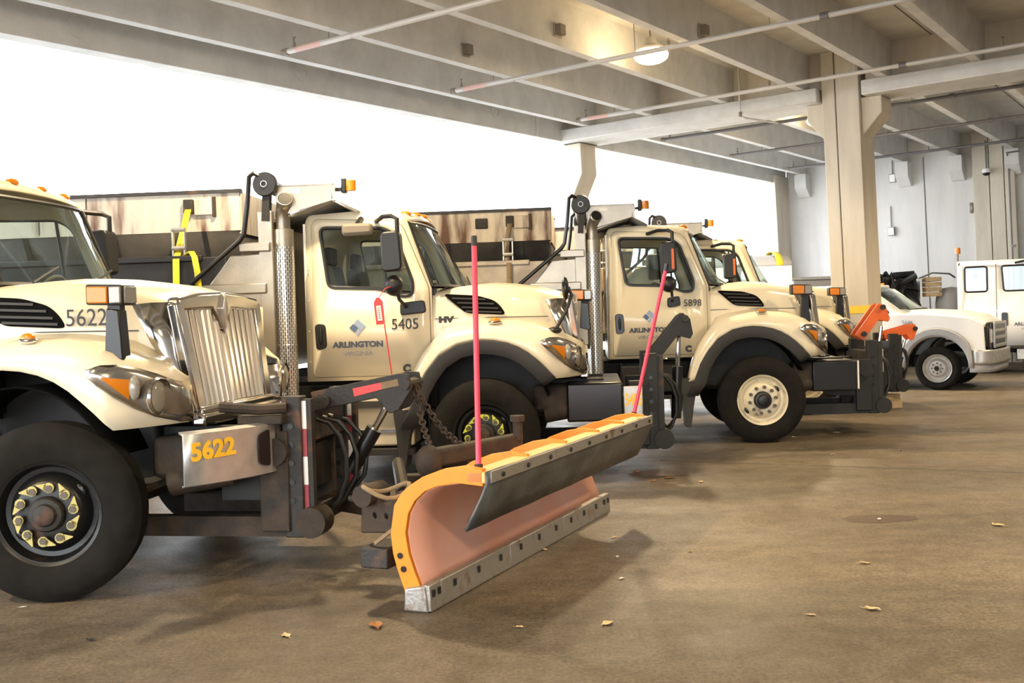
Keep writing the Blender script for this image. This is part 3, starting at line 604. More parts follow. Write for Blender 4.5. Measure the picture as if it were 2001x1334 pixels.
    # --- bumper and hitch
    hx = o.get('hx', 1.27)
    if o.get('bumper') == 'steel':
        pl = [(.86, .06), (.94, .17), (1.03, .31), (1.11, .48), (1.16, .66), (1.19, .85)]
        rows = [[(x, y, z) for x, y in pl] for z in (.70, 1.0)]; rows = [[(x-.03, y+.03, .69) for x, y in pl]]+rows+[[(x-.05, y+.05, 1.01) for x, y in pl]]
        both_b = G().grid(rows).obj('bumper', 'alu', root, solid=.012); G().grid(rows).mirror().obj('bumper', 'alu', root, solid=.012)
        text(o['bump_no'], .145, 'yel', both_b, (.898, .085, .845), rot=(R(90), R(-3), R(57)), bold=.006, sx=1.05)
        G().prism(rpoly([(.02, -.09), (.02, .09), (.12, .12), (.12, -.12)], .03), -.008, 0, 'xz').xf(Matrix.Translation((1.125, .50, .86)) @ Matrix.Rotation(R(70), 4, 'Z')).obj('tow_opening', 'gloss', both_b)
        G().box(1.0, 1.2, .7, 1.74, .7, 1.03).obj('bumper_backing', 'rusty', root, bevel=.02)
        G().box(.95, 1.25, .62, .95, 1.0, 1.06).obj('top_plate', 'rusty', root, bevel=.01)
        G().tube([(.85, .6, 1.12), (1.1, .62, 1.10), (1.25, .7, 1.10)], .035, 8).obj('hydraulic_fitting', 'rusty', root)
    else:
        G().box(.78, 1.33, .42, 2.02, .58, .96).obj('bumper', 'gloss', root, S, bevel=.02)
        None if o.get('plate') else G().box(1.335, 1.355, .43, .47, .60, .95).obj('reflective_edge', 'tapew', root, S)
        if o.get('plate'):
            p = G().box(1.334, 1.52, .39, .41, .60, .92).obj('number_plate', 'alu', root, bevel=.01); text(o['plate'], .165, 'yel', p, (1.345, .386, .735), bold=.004, sx=.52)
    if o.get('hitch', 1):
        hh = hx
        for y in (.72, 1.62):
            p = G().box(hh-.06, hh+.07, y, y+.12, .26, o.get('post_top', 1.17)).obj('hitch_post', 'dark' if o.get('tape') else 'frame', root, bevel=.008)
            G().box(hh+.07, hh+.13, y+.03, y+.09, .30, o.get('post_top', 1.17)-.02).obj('post_flange', 'dark', p)
            for z in (.5, .62, .74, .86, .98): G().cyl((hh, y-.008, z), (hh, y, z), .02, n=8).obj('pin_hole', 'gloss', p)
            if o.get('tape'):
                for k in range(4): G().box(hh+.07, hh+.098, y+.022, y+.034, .42+k*.18, .42+k*.18+.18).obj('reflective_tape', 'tapew' if k % 2 else 'tapered', p)
            G().cyl((hh+.12, y-.03, .36), (hh+.12, y+.15, .36), .10, n=18).obj('pivot_ear', 'rusty' if o.get('tape') else 'frame', p)
            G().beam((.05, y+.06, .33), (hh, y+.06, .33), .10, .13).obj('push_beam', 'rusty' if o.get('tape') else 'frame', root)
            G().box(hh-.22, hh-.02, y-.02, y+.14, .30, .95).obj('side_plate', 'rusty' if o.get('tape') else 'frame', root, bevel=.01)
            G().cyl((hh-.10, y-.06, .82), (hh-.10, y+.02, .82), .09, n=14).obj('tow_hook_boss', 'rusty' if o.get('tape') else 'frame', root)
        G().box(hh-.05, hh+.05, .8, 1.66, .85, 1.05).obj('cross_beam', 'dark', root, bevel=.01); G().box(hh-.05, hh+.05, .8, 1.66, .28, .42).obj('cross_beam', 'dark', root, bevel=.01)
        G().box(hh-.5, hh-.05, .75, 1.7, .5, .8).obj('hitch_core', 'frame', root)
        a0, a1 = o['arm']; am = o.get('arm_mat', 'dark' if o.get('tape') else 'frame')
        for y in (1.06, 1.32):
            dx, dz = a1[0]-a0[0], a1[1]-a0[1]; L = math.hypot(dx, dz); ux, uz = dx/L, dz/L; nx, nz = -uz, ux
            def pt(t, h): return (a0[0]+ux*t*L+nx*h, a0[1]+uz*t*L+nz*h)
            A = G().prism([pt(-.05, -.05), pt(.62, -.05), pt(.72, -.17), pt(.82, -.16), pt(1.0, -.04), pt(1.0, .06), pt(.9, .08), pt(-.05, .08)], y, y+.03, 'xz').obj('lift_arm', am, root, bevel=.006)
            if o.get('tape'): p0 = pt(.45, .0); G().prism([pt(.4, -.01), pt(.7, -.0), pt(.7, .045), pt(.4, .045)], y-.004, y, 'xz').obj('reflective_tape', 'red', A); G().prism([pt(.7, 0), pt(.88, .0), pt(.88, .045), pt(.7, .045)], y-.004, y, 'xz').obj('reflective_tape', 'brownstrap', A)
        for t in (.1, .95): c = (a0[0]+dx*t, a0[1]+dz*t); G().cyl((c[0], 1.02, c[1]), (c[0], 1.39, c[1]), .035, n=10).obj('arm_pin', 'dark', root)
        c0, c1 = o['cyl']; mid = (c0[0]*.4+c1[0]*.6, c0[1]*.4+c1[1]*.6)
        q = G().cyl((c0[0], 1.2, c0[1]), (mid[0], 1.2, mid[1]), .055, n=14).obj('lift_cylinder', 'gloss', root); G().cyl((mid[0], 1.2, mid[1]), (c1[0], 1.2, c1[1]), .024, n=10).obj('piston_rod', 'chrome', q)
        for k in range(3): G().tube([(hh+.08, .98+.12*k, 1.0), (hh+.16+.03*k, 1.0+.1*k, .97), (hh+.23+.04*k, 1.0+.1*k, .88), (hh+.27+.04*k, 1.0+.1*k, .75), (hh+.27+.03*k, 1.0+.1*k, .6), (hh+.22, .98+.1*k, .46), (hh+.13, .98+.1*k, .38)], .016, 8).obj('hydraulic_hose', 'hose', root)
    # --- step box and tanks
    if o.get('steps'):
        q = G().box(-1.45, -.70, .16, .62, .42, .98).obj('battery_box', 'white', root, S, bevel=.02)
        G().box(-1.47, -.69, .10, .5, .80, .86).obj('step', 'flare', q); G().box(-1.47, -.69, .06, .5, .34, .40).obj('step', 'flare', q); G().box(-1.46, -.69, .152, .165, .55, .58).obj('trim_strip', 'chrome', q)
        for x in (-1.0, -1.3): G().ell((x, .158, .7), .015, .01, .015, 8, 4).obj('bolt', 'alu', q)
    else:
        q = G().box(-1.6, -.9, .25, .8, .62, .98).obj('battery_box', 'frame', root, S, bevel=.03); G().box(-1.62, -.88, .2, .6, .55, .60).obj('step', 'flare', q)
        G().cyl((-1.35, .35, 1.05), (-1.15, .35, 1.05), .06, n=10).obj('air_valve', 'black', root, S)
    G().cyl((-3.0, .42, .75), (-1.95, .42, .75), .27, n=20).obj('fuel_tank', 'alu', root, S); G().cyl((-3.0, 2.02, .75), (-1.0, 2.02, .75), .27, n=20).obj('fuel_tank', 'alu', root, S)
    # --- exhaust
    if o.get('stack', 1):
        st = G().tube([(0, 0, .75), (0, 0, 2.62), (.0, -.005, 2.68), (.015, -.03, 2.75), (.04, -.075, 2.80), (.06, -.13, 2.825)], .068, 18, caps=False).obj('exhaust_stack', 'steel', root, (-1.9+s, .13, 0), solid=.006)
        G().lathe([(.097, .83), (.097, 1.40), (.101, 1.405), (.101, 1.43), (.097, 1.435), (.097, 2.38)], n=32, axis='z').obj('heat_shield', 'perf', st)
        G().lathe([(.098, 2.38), (.098, 2.54), (.072, 2.545)], n=32, axis='z').obj('shield_collar', 'steel', st)
        G().cyl((.06, -.128, 2.825), (.058, -.12, 2.822), .06, n=16).obj('pipe_mouth', 'gloss', st)
    # --- dump bed
    bs = o.get('bed', 'bedblack')
    G().box(-6.5, -2.08, .06, 2.38, 1.2, 1.34).obj('bed_floor', 'frame', root, S)
    both(G().box(-6.5, -2.45, .05, .11, 1.32, 2.30), 'bed_side', bs, bevel=.01)
    both(G().prism([(-2.66, 1.32), (-2.66, 1.98), (-2.40, 2.30), (-2.04, 2.32), (-2.04, 1.32)], .04, .11, 'xz'), 'bed_corner', 'steel', bevel=.01)
    both(G().box(-2.68, -2.05, .0, .12, 1.93, 2.03), 'bed_rail', 'steel', bevel=.012); both(G().box(-6.5, -2.68, .02, .12, 2.26, 2.32), 'bed_rail', bs, bevel=.01)
    both(G().box(-2.6, -2.1, .02, .05, 1.45, 1.80), 'tool_panel', 'white', bevel=.01)
    G().box(-6.55, -6.5, .05, 2.39, 1.3, 2.3).obj('tailgate', bs, root, S)
    G().box(-2.08, -2.03, .05, 2.39, 1.2, 2.66).obj('headboard', 'steel', root, S)
    both(G().box(-2.12, -1.98, .03, .12, 1.25, 2.72), 'corner_post', 'steel', bevel=.01)
    both(G().box(-2.30, -2.0, -.01, .05, 2.33, 2.42), 'arm_bracket', 'steel', bevel=.01)
    if o.get('shield', 1):
        cs = G().box(-1.95, -1.38, .08, 2.36, 2.945, 2.965).obj('cab_shield', 'steel', root, S)
        both(G().prism([(-1.95, 2.66), (-1.95, 2.96), (-1.39, 2.955), (-1.41, 2.80)], .08, .10, 'xz'), 'shield_side', 'steel')
        G().add([(-1.41, .08, 2.81), (-1.41, 2.36, 2.81), (-1.22, 2.30, 2.70), (-1.22, .14, 2.70)], [(0, 1, 2, 3)]).obj('shield_lip', 'alu', root, S, solid=.015)
        G().add([(-2.03, .10, 2.60), (-2.03, 2.34, 2.60), (-1.41, 2.36, 2.82), (-1.41, .08, 2.82)], [(0, 1, 2, 3)]).obj('shield_underside', 'alu', root, S, solid=.015)
        G().box(-1.40, -1.37, .08, 2.36, 2.80, 2.96).obj('shield_front', 'steel', root, S)
        both(G().box(-1.80, -1.70, .07, .082, 2.88, 2.92), 'reflector', 'tapew')
        tr = G().cyl((-2.03, .10, 2.97), (-2.03, 2.34, 2.97), .075, n=16).obj('tarp_roll', 'gloss', root, S)
        for y in (-.02, 2.36): G().lathe([(0, 0), (.108, 0), (.118, .02), (.118, .07), (.108, .09), (0, .09)], (-2.03, y, 2.97), 28).obj('roller_disc', 'black', tr); G().lathe([(.025, -.015), (.032, -.015), (.032, .0)], (-2.03, y, 2.97), 14).obj('roller_hub', 'alu', tr)
        both(G().beam((-2.04, .05, 2.62), (-2.02, .05, 2.93), .07, .09, (0, 1, 0)), 'roller_bracket', 'dark')
    if o.get('shield', 1): both(G().tube([(-2.08, .0, 3.05), (-2.13, -.02, 3.075), (-2.17, -.03, 3.04), (-2.20, -.03, 2.75), (-2.24, -.03, 2.50), (-2.28, -.03, 2.44), (-2.34, -.03, 2.39), (-2.8, -.03, 2.02), (-3.3, -.03, 1.62)], .024, 8), 'tarp_arm', 'gloss')
    if o.get('shield', 1): q = G().box(-1.33, -1.28, .16, .24, 2.88, 3.02).obj('beacon_bracket', 'black', root, S, bevel=.01); G().cyl((-1.24, .2, 2.9), (-1.24, .2, 3.0), .05, n=14).obj('amber_beacon', 'amber', q); G().box(-1.4, -1.28, .18, .22, 2.90, 2.93).obj('beacon_arm', 'black', q)
    return root
def hopper(px, py, yaw, s, m1, label, strap, x0=-6.2, x1=-2.42):
    r = thing('salt_spreader', label, 'spreader', (px, py, 0), R(-yaw), 'salt spreader hoppers in the truck beds')
    S = (s, 0, 0); y0, y1 = .45, 1.99
    for a, sg in ((y0, 1), (y1, -1)):
        G().box(x0, x1, a-.015, a+.015, 2.58, 2.96).obj('hopper_wall', m1, r, S)
        G().add([(x0, a, 2.58), (x1, a, 2.58), (x1-.2, a+sg*.5, 1.62), (x0, a+sg*.5, 1.62)], [(0, 1, 2, 3)]).obj('hopper_slope', 'hopdark', r, S, solid=.015)
        G().box(x0, x1+.02, a-.04, a+.03, 2.955, 2.99).obj('top_rail', 'hopdark', r, S)
        x = x1-.40
        while x > x0:
            G().prism([(a-sg*.02, 2.58), (a+sg*.02, 2.58), (a+sg*.50, 1.64), (a+sg*.40, 1.64)], x, x+.05, 'yz').obj('gusset', 'hopdark', r, S); x -= .93
    G().box(x1-.015, x1+.015, y0, y1, 2.55, 2.96).obj('hopper_end', m1, r, S); G().add([(x1, y0, 2.56), (x1, y1, 2.56), (x1-.15, y1-.5, 1.62), (x1-.15, y0+.5, 1.62)], [(0, 1, 2, 3)]).obj('hopper_slope', 'hopdark', r, S, solid=.015)
    G().box(x0-.015, x0+.015, y0, y1, 2.0, 2.96).obj('hopper_end', m1, r, S)
    G().box(x0, x1-.1, .95, 1.5, 1.36, 1.62).obj('conveyor_trough', 'hopdark', r, S)
    for y in (.6, 1.84): G().beam((x1-.3, y, 1.62), (x1-.3, y, 1.34), .08, .08, (0, 1, 0)).obj('leg', 'hopdark', r, S); G().beam((x0+.3, y, 1.62), (x0+.3, y, 1.34), .08, .08, (0, 1, 0)).obj('leg', 'hopdark', r, S)
    hxx = x1-.5
    q = G().box(hxx+.04, hxx+.24, .405, .437, 2.74, 2.90).obj('hook_box', m1, r, S, bevel=.01); G().box(hxx-.06, hxx+.04, .38, .437, 2.76, 2.90).obj('hook_plate', 'rusty', q, bevel=.01); G().box(hxx+.23, hxx+.26, .40, .437, 2.72, 2.92).obj('hook_edge', 'rusty', q)
    for x in ((x1-.95,) if m1 == 'hopper2' else ()): G().box(x, x+.16, .41, .437, 2.75, 2.88).obj('tie_ring', 'rusty', q, bevel=.02)
    for k in range(5): G().box(x0+.2+k*.5, x0+.21+k*.5, .43, .437, 2.6, 2.95).obj('panel_seam', 'rusty', r, S)
    # strap
    t = thing('ratchet_strap', strap[1], 'strap', (px, py, 0), R(-yaw), 'ratchet straps holding the spreaders')
    hxx += s; m = strap[0]
    p = [(hxx, .395, 2.84), (hxx-.06, .33, 2.60), (hxx-.10, .22, 2.42), (hxx-.11, .10, 2.32), (hxx-.11, .0, 2.28), (hxx-.12, .0, 1.9), (hxx-.13, .02, 1.5)]
    rows = [[(x-.032+(.395-y)*.27, y, z), (x+.032+(.395-y)*.27, y, z)] for x, y, z in p]; G().grid(rows).obj('strap_webbing', m, t, solid=.008)
    hxx += .07; b = G().box(hxx-.16, hxx-.145, .13, .17, 2.2, 2.60).obj('ratchet_frame', 'alu', t); G().box(hxx-.045, hxx-.03, .13, .17, 2.2, 2.60).obj('ratchet_frame', 'alu', t)
    for z in (2.22, 2.40, 2.58): G().cyl((hxx-.16, .14, z), (hxx-.03, .14, z), .022, n=8).obj('ratchet_bar', 'alu', t)
    if m == 'yellow':
        hxx += .02; p = [(hxx-.05, .12, 2.32), (hxx+.03, .08, 2.36), (hxx+.09, .0, 2.30), (hxx+.12, -.02, 2.15), (hxx+.13, -.02, 1.95), (hxx+.13, -.02, 1.75)]
        G().grid([[(x-.03, y, z), (x+.03, y, z)] for x, y, z in p]).obj('strap_tail', m, t, solid=.008)
    return r
T1 = (-2.815, 6.434, 10); T2 = (-.289, 10.199, 4); T3 = (3.012, 13.041, 4); T4 = (4.40, 16.2, 4)
truck(*T1, 'white dump truck numbered 5622 at the left, nearest the camera, carrying the orange plow', dict(shift=-.27, flare=0, shield=0, D=1.09, W=.28, steer=15, tags='nutpale', hood_no='5622', bumper='steel', bump_no='5622', hx=1.27, tape=True, arm=((1.33, 1.10), (1.98, 1.22)), cyl=((1.50, .62), (1.80, 1.10)), stack=0))
truck(*T2, 'white dump truck numbered 5405 on the door, second from the left', dict(tags=True, door_no='5405', badge=1, lookdown=1, lights=((1.95, .32),), hoodmirror=1, plate='5405', hx=1.62, post_top=1.22, arm=((1.66, 1.14), (2.03, 1.58)), cyl=((1.90, .52), (1.95, 1.42)), steps=1))
truck(*T3, 'white dump truck numbered 5898 on the door with cream front wheel rims', dict(shift=-.10, door_no='5898', mdx=-.20, no_pos=(-.80, 1.69, .12), rim='rim_white', hx=1.50, post_top=1.19, arm=((1.45, 1.22), (1.74, 1.62)), arm_mat='redorange', cyl=((1.62, .5), (1.74, 1.35)), bed='bedtan'))
truck(*T4, 'white dump truck mostly hidden behind the truck numbered 5898', dict(shift=-.10, mdx=-.20, rim='rim_white', hx=1.50, arm=((1.48, 1.12), (1.95, 1.24)), arm_mat='redorange', cyl=((1.62, .4), (1.80, 1.05)), bed='bedtan', stack=0))
hopper(*T2, 0, 'hopper', 'rust streaked white salt spreader hopper behind the cab of truck 5405', ('yellow', 'bright yellow ratchet strap on the white spreader hopper'))
hopper(*T3, -.1, 'hopper2', 'rusty tan salt spreader hopper behind the cab of truck 5898', ('brownstrap', 'dirty brown ratchet strap on the tan spreader hopper'))
hopper(*T4, -.1, 'hopper', 'pale spreader hopper on the hidden fourth dump truck', ('brownstrap', 'brown ratchet strap on the fourth truck hopper'))

# ------------------------------------------------------------------ plow blade
def plow():
    A = Vector((.4, .916, 0)).normalized(); N = Vector((A.y, -A.x, 0)); P0 = Vector((-.63, 6.09, 0))
    r = thing('snow_plow', 'orange snow plow blade with grey rubber deflector on the floor before truck 5622', 'snow plow', P0)
    r.rotation_euler = (0, 0, math.atan2(N.y, N.x))      # local x = facing direction, local y = along the blade
    L = 3.05
    inner = [(.10, .12), (.06, .22), (.025, .32), (.008, .44), (.03, .55), (.075, .625), (.14, .68), (.22, .712), (.35, .733), (.48, .722)]
    outer = [(.0, .05), (-.012, .116), (-.05, .22), (-.078, .32), (-.089, .433), (-.06, .595), (-.015, .66), (.05, .715), (.128, .762), (.258, .809), (.386, .829), (.50, .815)]
    rows = []
    for k in range(13):
        y = L*k/12; rows.append([(x, y, z) for x, z in inner])
    G().grid(rows).obj('moldboard', 'orange2', r, solid=.012, ang=60)
    poly = outer+[(.50, .72)]+inner[::-1]+[(.13, .05)]
    for k, y in enumerate((0, .62, 1.27, 1.92, 2.5, L-.02)):
        rb = G().prism(poly, y-.012 if k else -.03, y+.018, 'xz').obj('rib', 'orange', r, bevel=.004)
        if k == 0:
            for z, x in ((.31, -.03), (.235, -.01)): G().cyl((x, -.036, z), (x, -.02, z), .018, n=10).obj('bolt_hole', 'gloss', rb)
    for k, y in enumerate((.32, .95, 1.6, 2.2, 2.78)): G().prism([(.10, .70), (.46, .735), (.46, .79), (.30, .77)], y-.008, y+.008, 'xz').obj('gusset', 'paleorange', r)
    G().box(.40, .515, -.03, L+.05, .735, .80).obj('top_rail', 'paleorange', r, bevel=.008)
    G().prism([(.17, .70), (.24, .72), (.24, .745), (.16, .73)], 0, L, 'xz').obj('back_channel', 'orange', r)
    G().box(-.12, -.05, .25, L-.25, .42, .54).obj('back_tube', 'rusty', r, bevel=.01)
    # deflector
    rows = []
    for k in range(15):
        y = -.03+(L+.16)*k/14; j = .008*math.sin(k*2.1)
        rows.append([(.522, y, .80+j*.3), (.525, y, .74), (.49+j*.4, y, .66), (.445+j*.4, y-.01, .57), (.395+j*.6, y-.02, .475)])
    fl = G().grid(rows).obj('rubber_deflector', 'flap', r, solid=.016)
    st = G().box(.528, .542, .0, L+.08, .735, .80).obj('clamp_bar', 'edge', r, bevel=.003)
    for k in range(9): G().cyl((.540, .15+k*.36, .765), (.552, .15+k*.36, .765), .014, n=8).obj('bolt', 'dark', st)
    # cutting edge in sections
    for k, (a, b) in enumerate(((-.04, .1), (.1, 1.08), (1.085, 2.06), (2.065, 2.92), (2.93, 3.12))):
        e = G().prism([(.115, .005), (.165, .005), (.155, .155), (.105, .155)], a, b, 'xz').obj('cutting_edge', 'edge', r, bevel=.006)
        n = max(2, int((b-a)/.27))
        for i in range(n):
            y = a+(b-a)*(i+.5)/n; G().box(.158, .168, y-.012, y+.012, .085, .125).obj('bolt_slot', 'gloss', e)
    G().prism([(-.01, .0), (.15, .0), (.13, .155), (.0, .13)], -.05, -.02, 'xz').obj('end_shoe', 'edge', r, bevel=.012)
    # markers
    def pole(p, top, rad):
        q = G().cyl(p, top, rad, n=10).obj('marker_pole', 'pink', r); d = (Vector(top)-Vector(p)).normalized()
        G().cyl(Vector(top)-d*.01, Vector(top)+d*.05, rad*1.1, n=10).obj('pole_cap', 'gloss', q); G().cyl(Vector(p)-d*.06, Vector(p)+d*.03, rad*1.5, n=10).obj('pole_socket', 'rusty', q)
    inv = (Matrix.Translation(P0) @ Matrix.Rotation(math.atan2(N.y, N.x), 4, 'Z')).inverted()
    def lc(x, y, z): return tuple(inv @ Vector((x, y, z)))
    pole((.44, .05, .80), lc(-.20, 6.22, 2.06), .016); pole(lc(.98, 8.86, .79), lc(1.28, 8.88, 1.98), .016)
    # push frame back to the hitch
    for y0, y1 in ((.75, 1.15), (2.3, 1.9)): G().beam((-.14, y0, .38), (-1.15, y1, .38), .12, .14).obj('push_arm', 'rusty', r, bevel=.01)
    G().beam((-.16, .45, .38), (-.16, 2.6, .38), .14, .16).obj('frame_tube', 'rusty', r, bevel=.01)
    G().beam(lc(-.56, 6.95, .74), lc(.02, 7.55, .76), .11, .12).obj('upper_tube', 'rusty', r, bevel=.02); G().ell(lc(-.56, 6.95, .72), .09, .09, .11).obj('tube_end', 'rusty', r)
    kp = Vector(lc(.02, 7.5, .78)); G().cyl(kp, kp+Vector((0, 0, .14)), .035, n=10).obj('king_pin', 'rusty', r); G().cyl(kp+Vector((0, 0, .13)), kp+Vector((0, 0, .17)), .055, n=6).obj('pin_cap', 'rusty', r)
    for y in (.55, 1.0, 1.9, 2.4):
        pts = [(-.55+.0115*i*1.2, y+.05*math.cos(i*1.05), .42+.05*math.sin(i*1.05)) for i in range(32)]; G().tube(pts, .014, 6).obj('trip_spring', 'gloss', r)
    G().prism([(-.62, .30), (-.20, .32), (-.22, .50), (-.34, .58), (-.40, .50), (-.48, .50), (-.50, .60), (-.60, .58)], .50, .58, 'xz').obj('pivot_casting', 'rusty', r, bevel=.015)
    G().cyl((-.55, .42, .55), (-.55, .66, .55), .07, n=14).obj('pivot_pin', 'rusty', r); G().cyl((-.75, .6, .50), (-.2, .5, .50), .02, n=8).obj('tension_bar', 'rusty', r)
    rg = [(-.30+.14*math.cos(R(a_)), .30+.14*math.sin(R(a_)), .62+.03*math.sin(R(a_*2))) for a_ in range(0, 361, 20)]; G().tube(rg, .014, 7).obj('hydraulic_hose', 'brownstrap', r)
    G().box(-.30, -.12, -.02, .25, .22, .34).obj('shoe_bracket', 'dark', r, bevel=.01); G().beam((-.22, .02, .36), (-.02, .0, .50), .02, .02).obj('tie_rod', 'brownstrap', r)
    G().cyl((-.9, 1.5, .60), (-.35, .6, .55), .045, n=10).obj('angle_cylinder', 'gloss', r)
    # chains up to the lift arm tip of truck 5622
    a = R(-10); tip = Vector((T1[0], T1[1], 0))+Matrix.Rotation(a, 3, 'Z') @ Vector((1.97, 1.2, 1.2))
    for end in (lc(*tip),):
        for tgt in (lc(-.54, 6.97, .79), lc(-.36, 7.15, .80)):
            p, q = Vector(end), Vector(tgt); n = 17; g = G()
            for i in range(n):
                t0, t1 = i/n, (i+1.25)/n
                def cp(t): c = p.lerp(q, t); c.z -= .06*math.sin(math.pi*min(t, 1)); return c
                c0, c1 = cp(t0), cp(t1); d = (c1-c0); L_ = d.length; d.normalize(); s1 = d.cross(Vector((0, 0, 1))).normalized(); s2 = s1.cross(d); sd = s1 if i % 2 else s2
                ring = []
                for k in range(11):
                    an = 2*math.pi*k/10; ring.append((c0+c1)/2+d*math.cos(an)*L_*.5+sd*math.sin(an)*.02)
                g.tube(ring, .0075, 5, caps=False)
            g.obj('chain', 'rusty', r)
    return r
plow()
# tag hanging from truck 5405's mirror line
o = thing('warning_tag', 'red hanging tag beside the mirror of truck 5405', 'tag', (-1.215, 10.0, 1.60))
G().prism([(-.035, 0), (.045, 0), (.045, .21), (.015, .25), (-.01, .25), (-.04, .21)], 0, .006, 'xz').obj('tag_body', 'red', o, rot=(0, R(-4), 0)); G().prism([(-.018, .035), (.026, .035), (.022, .175), (-.020, .175)], -.003, 0, 'xz').obj('tag_label', 'tapew', o, rot=(0, R(-4), 0))
for k in range(6): G().box(-.006, .010, -.0045, -.003, .055+k*.018, .062+k*.018).obj('label_mark', 'greyl', o, rot=(0, R(-4), 0))
G().tube([(0, 0, .25), (.05, .03, .33), (.13, .10, .36)], .004, 5).obj('loop', 'red', o)
G().tube([(.04, 0, 0), (.09, 0, -.45), (.105, 0, -.62)], .006, 5).obj('cord', 'red', o); G().box(.09, .12, -.01, .01, -.74, -.60).obj('grip', 'red', o)

# ------------------------------------------------------------------ utility truck right of the column
def utility():
    r = thing('utility_truck', 'white utility truck with grey wheel flares right of the tall column', 'truck', (7.9, 20.095, 0), R(-34))
    CYF = .98
    def both(g, n, m, **k): a = g.obj(n, m, r, **k); g.mirror(CYF).obj(n, m, r, **k); return a
    def wheel(x, y, rz):
        t = G().lathe([(.25, .05), (.29, .01), (.35, .0), (.385, .02), (.405, .05), (.405, .19), (.385, .22), (.35, .24), (.25, .2), (.25, .05)], n=40).obj('tire', 'rubber', r, (x, y, .405), rot=(0, 0, rz))
        G().lathe([(.26, .02), (.265, .012), (.24, .03), (.22, .08), (.18, .08), (.14, .02), (.1, .015), (.06, .015), (.055, -.02), (0, -.025)], n=32).obj('rim', 'alu', t)
        for i in range(8): a = R(45*i); G().cyl((.095*math.cos(a), .015, .095*math.sin(a)), (.095*math.cos(a), -.008, .095*math.sin(a)), .013, n=6).obj('lug_nut', 'gloss', t)
        G().cyl((0, -.02, 0), (0, -.03, 0), .045, n=12).obj('hub_cap', 'gloss', t)
    for x in (0, -3.3):
        wheel(x, 0, 0); wheel(x, 1.96, math.pi)
    # body side: hood + fender with arch
    arch = [(.56*math.cos(R(a)), .42+.60*math.sin(R(a))) for a in range(0, 181, 15)]
    side = [(1.02, 1.22), (.6, 1.34), (-.25, 1.43), (-.98, 1.43), (-.98, .42)]+arch[::-1]+[(.9, .55), (1.08, .62)]
    both(G().prism(side, .02, .10, 'xz'), 'fender', 'white2', bevel=.02)
    rows = []
    for x, z, w_ in ((-.98, 1.45, .08), (-.62, 1.445, .08), (-.25, 1.44, .08), (.3, 1.40, .1), (.7, 1.33, .12), (1.0, 1.24, .14), (1.08, 1.15, .16)):
        rows.append([(x, w_, z-.1), (x, w_+.05, z), (x, w_+.3, z+.05), (x, .98, z+.06), (x, 1.96-w_-.3, z+.05), (x, 1.96-w_-.05, z), (x, 1.96-w_, z-.1)])
    G().grid(rows).obj('hood', 'white2', r, ang=50, solid=.02)
    rows = []
    for a in range(0, 181, 12):
        c, s_ = math.cos(R(a)), math.sin(R(a)); rows.append([(.76*c*.93, .015, .42+.74*s_), (.74*c*.93, -.03, .42+.72*s_), (.60*c, -.035, .42+.62*s_), (.56*c, 0, .42+.58*s_), (.55*c, .12, .42+.57*s_)])
    both(G().grid(rows), 'wheel_flare', 'stone', solid=.01)
    rows = []
    for a in range(0, 181, 15): c, s_ = math.cos(R(a)), math.sin(R(a)); rows.append([(.555*c, .08, .42+.58*s_), (.555*c, .5, .42+.58*s_)])
    both(G().grid(rows), 'wheel_well', 'gloss', solid=.01)
    both(G().box(-.72, -.66, .0, .22, .2, .5), 'mud_flap', 'flare')
    # front
    G().box(1.05, 1.18, .12, 1.84, .66, 1.24).obj('front_panel', 'gloss', r, bevel=.03)
    gl = G().prism([(.42, .74), (1.54, .74), (1.58, 1.24), (.38, 1.24)], 1.14, 1.24, 'yz').obj('grille', 'gloss', r, bevel=.02)
    for z in (.80, .95, 1.08, 1.22): G().box(1.22, 1.27, .40, 1.56, z-.03, z+.03).obj('grille_bar', 'alu', gl, bevel=.01)
    for y in (.40, 1.55): G().box(1.2, 1.27, y-.03, y+.03, .76, 1.24).obj('grille_frame', 'alu', gl, bevel=.01)
    both(G().box(.86, 1.18, .06, .40, .78, 1.16), 'headlamp_housing', 'gloss', bevel=.03); both(G().box(.78, .98, .045, .10, .98, 1.10), 'amber_lamp', 'amber', bevel=.015); both(G().box(1.0, 1.2, .1, .38, .85, 1.12), 'headlamp', 'lens', bevel=.02)
    bp = [(.62, .02), (.85, -.01), (1.15, .04), (1.30, .25), (1.34, .98)]; bp = bp+[(x, 1.96-y) for x, y in bp[-2::-1]]
    G().grid([[(x, y, z) for x, y in bp] for z in (.48, .52, .70, .74)]).obj('bumper', 'alu', r, solid=.03, ang=50)
    both(G().box(1.27, 1.33, .3, .6, .55, .64), 'tow_hole', 'gloss', bevel=.01)
    G().grid([[(x-.05, y+.02*(1 if y < 1 else -1), z) for x, y in bp] for z in (.33, .48)]).obj('valance', 'stone', r, solid=.02)
    # cab
    cs = [(-2.3, .45), (-2.3, 1.9), (-2.2, 1.97), (-1.0, 1.97), (-.85, 1.93), (-.2, 1.44), (-.55, 1.42), (-.62, .45)]
    win = rpoly([(-1.75, 1.88), (-.92, 1.88), (-.50, 1.46), (-.6, 1.40), (-1.75, 1.40)], .05)
    both(fill(cs, [win], .10), 'cab_side', 'white2', solid=.02)
    both(G().add([(x, .10, z) for x, z in win], [tuple(range(len(win)))]), 'side_window', 'glassd', fix=False); both(G().tube([(x, .095, z) for x, z in win+[win[0]]], .012, 5), 'window_seal', 'black')
    G().box(-2.3, -.95, .1, 1.86, 1.95, 2.02).obj('roof', 'white2', r, bevel=.03); G().box(-2.3, -2.27, .1, 1.86, .45, 1.97).obj('cab_back', 'white2', r)
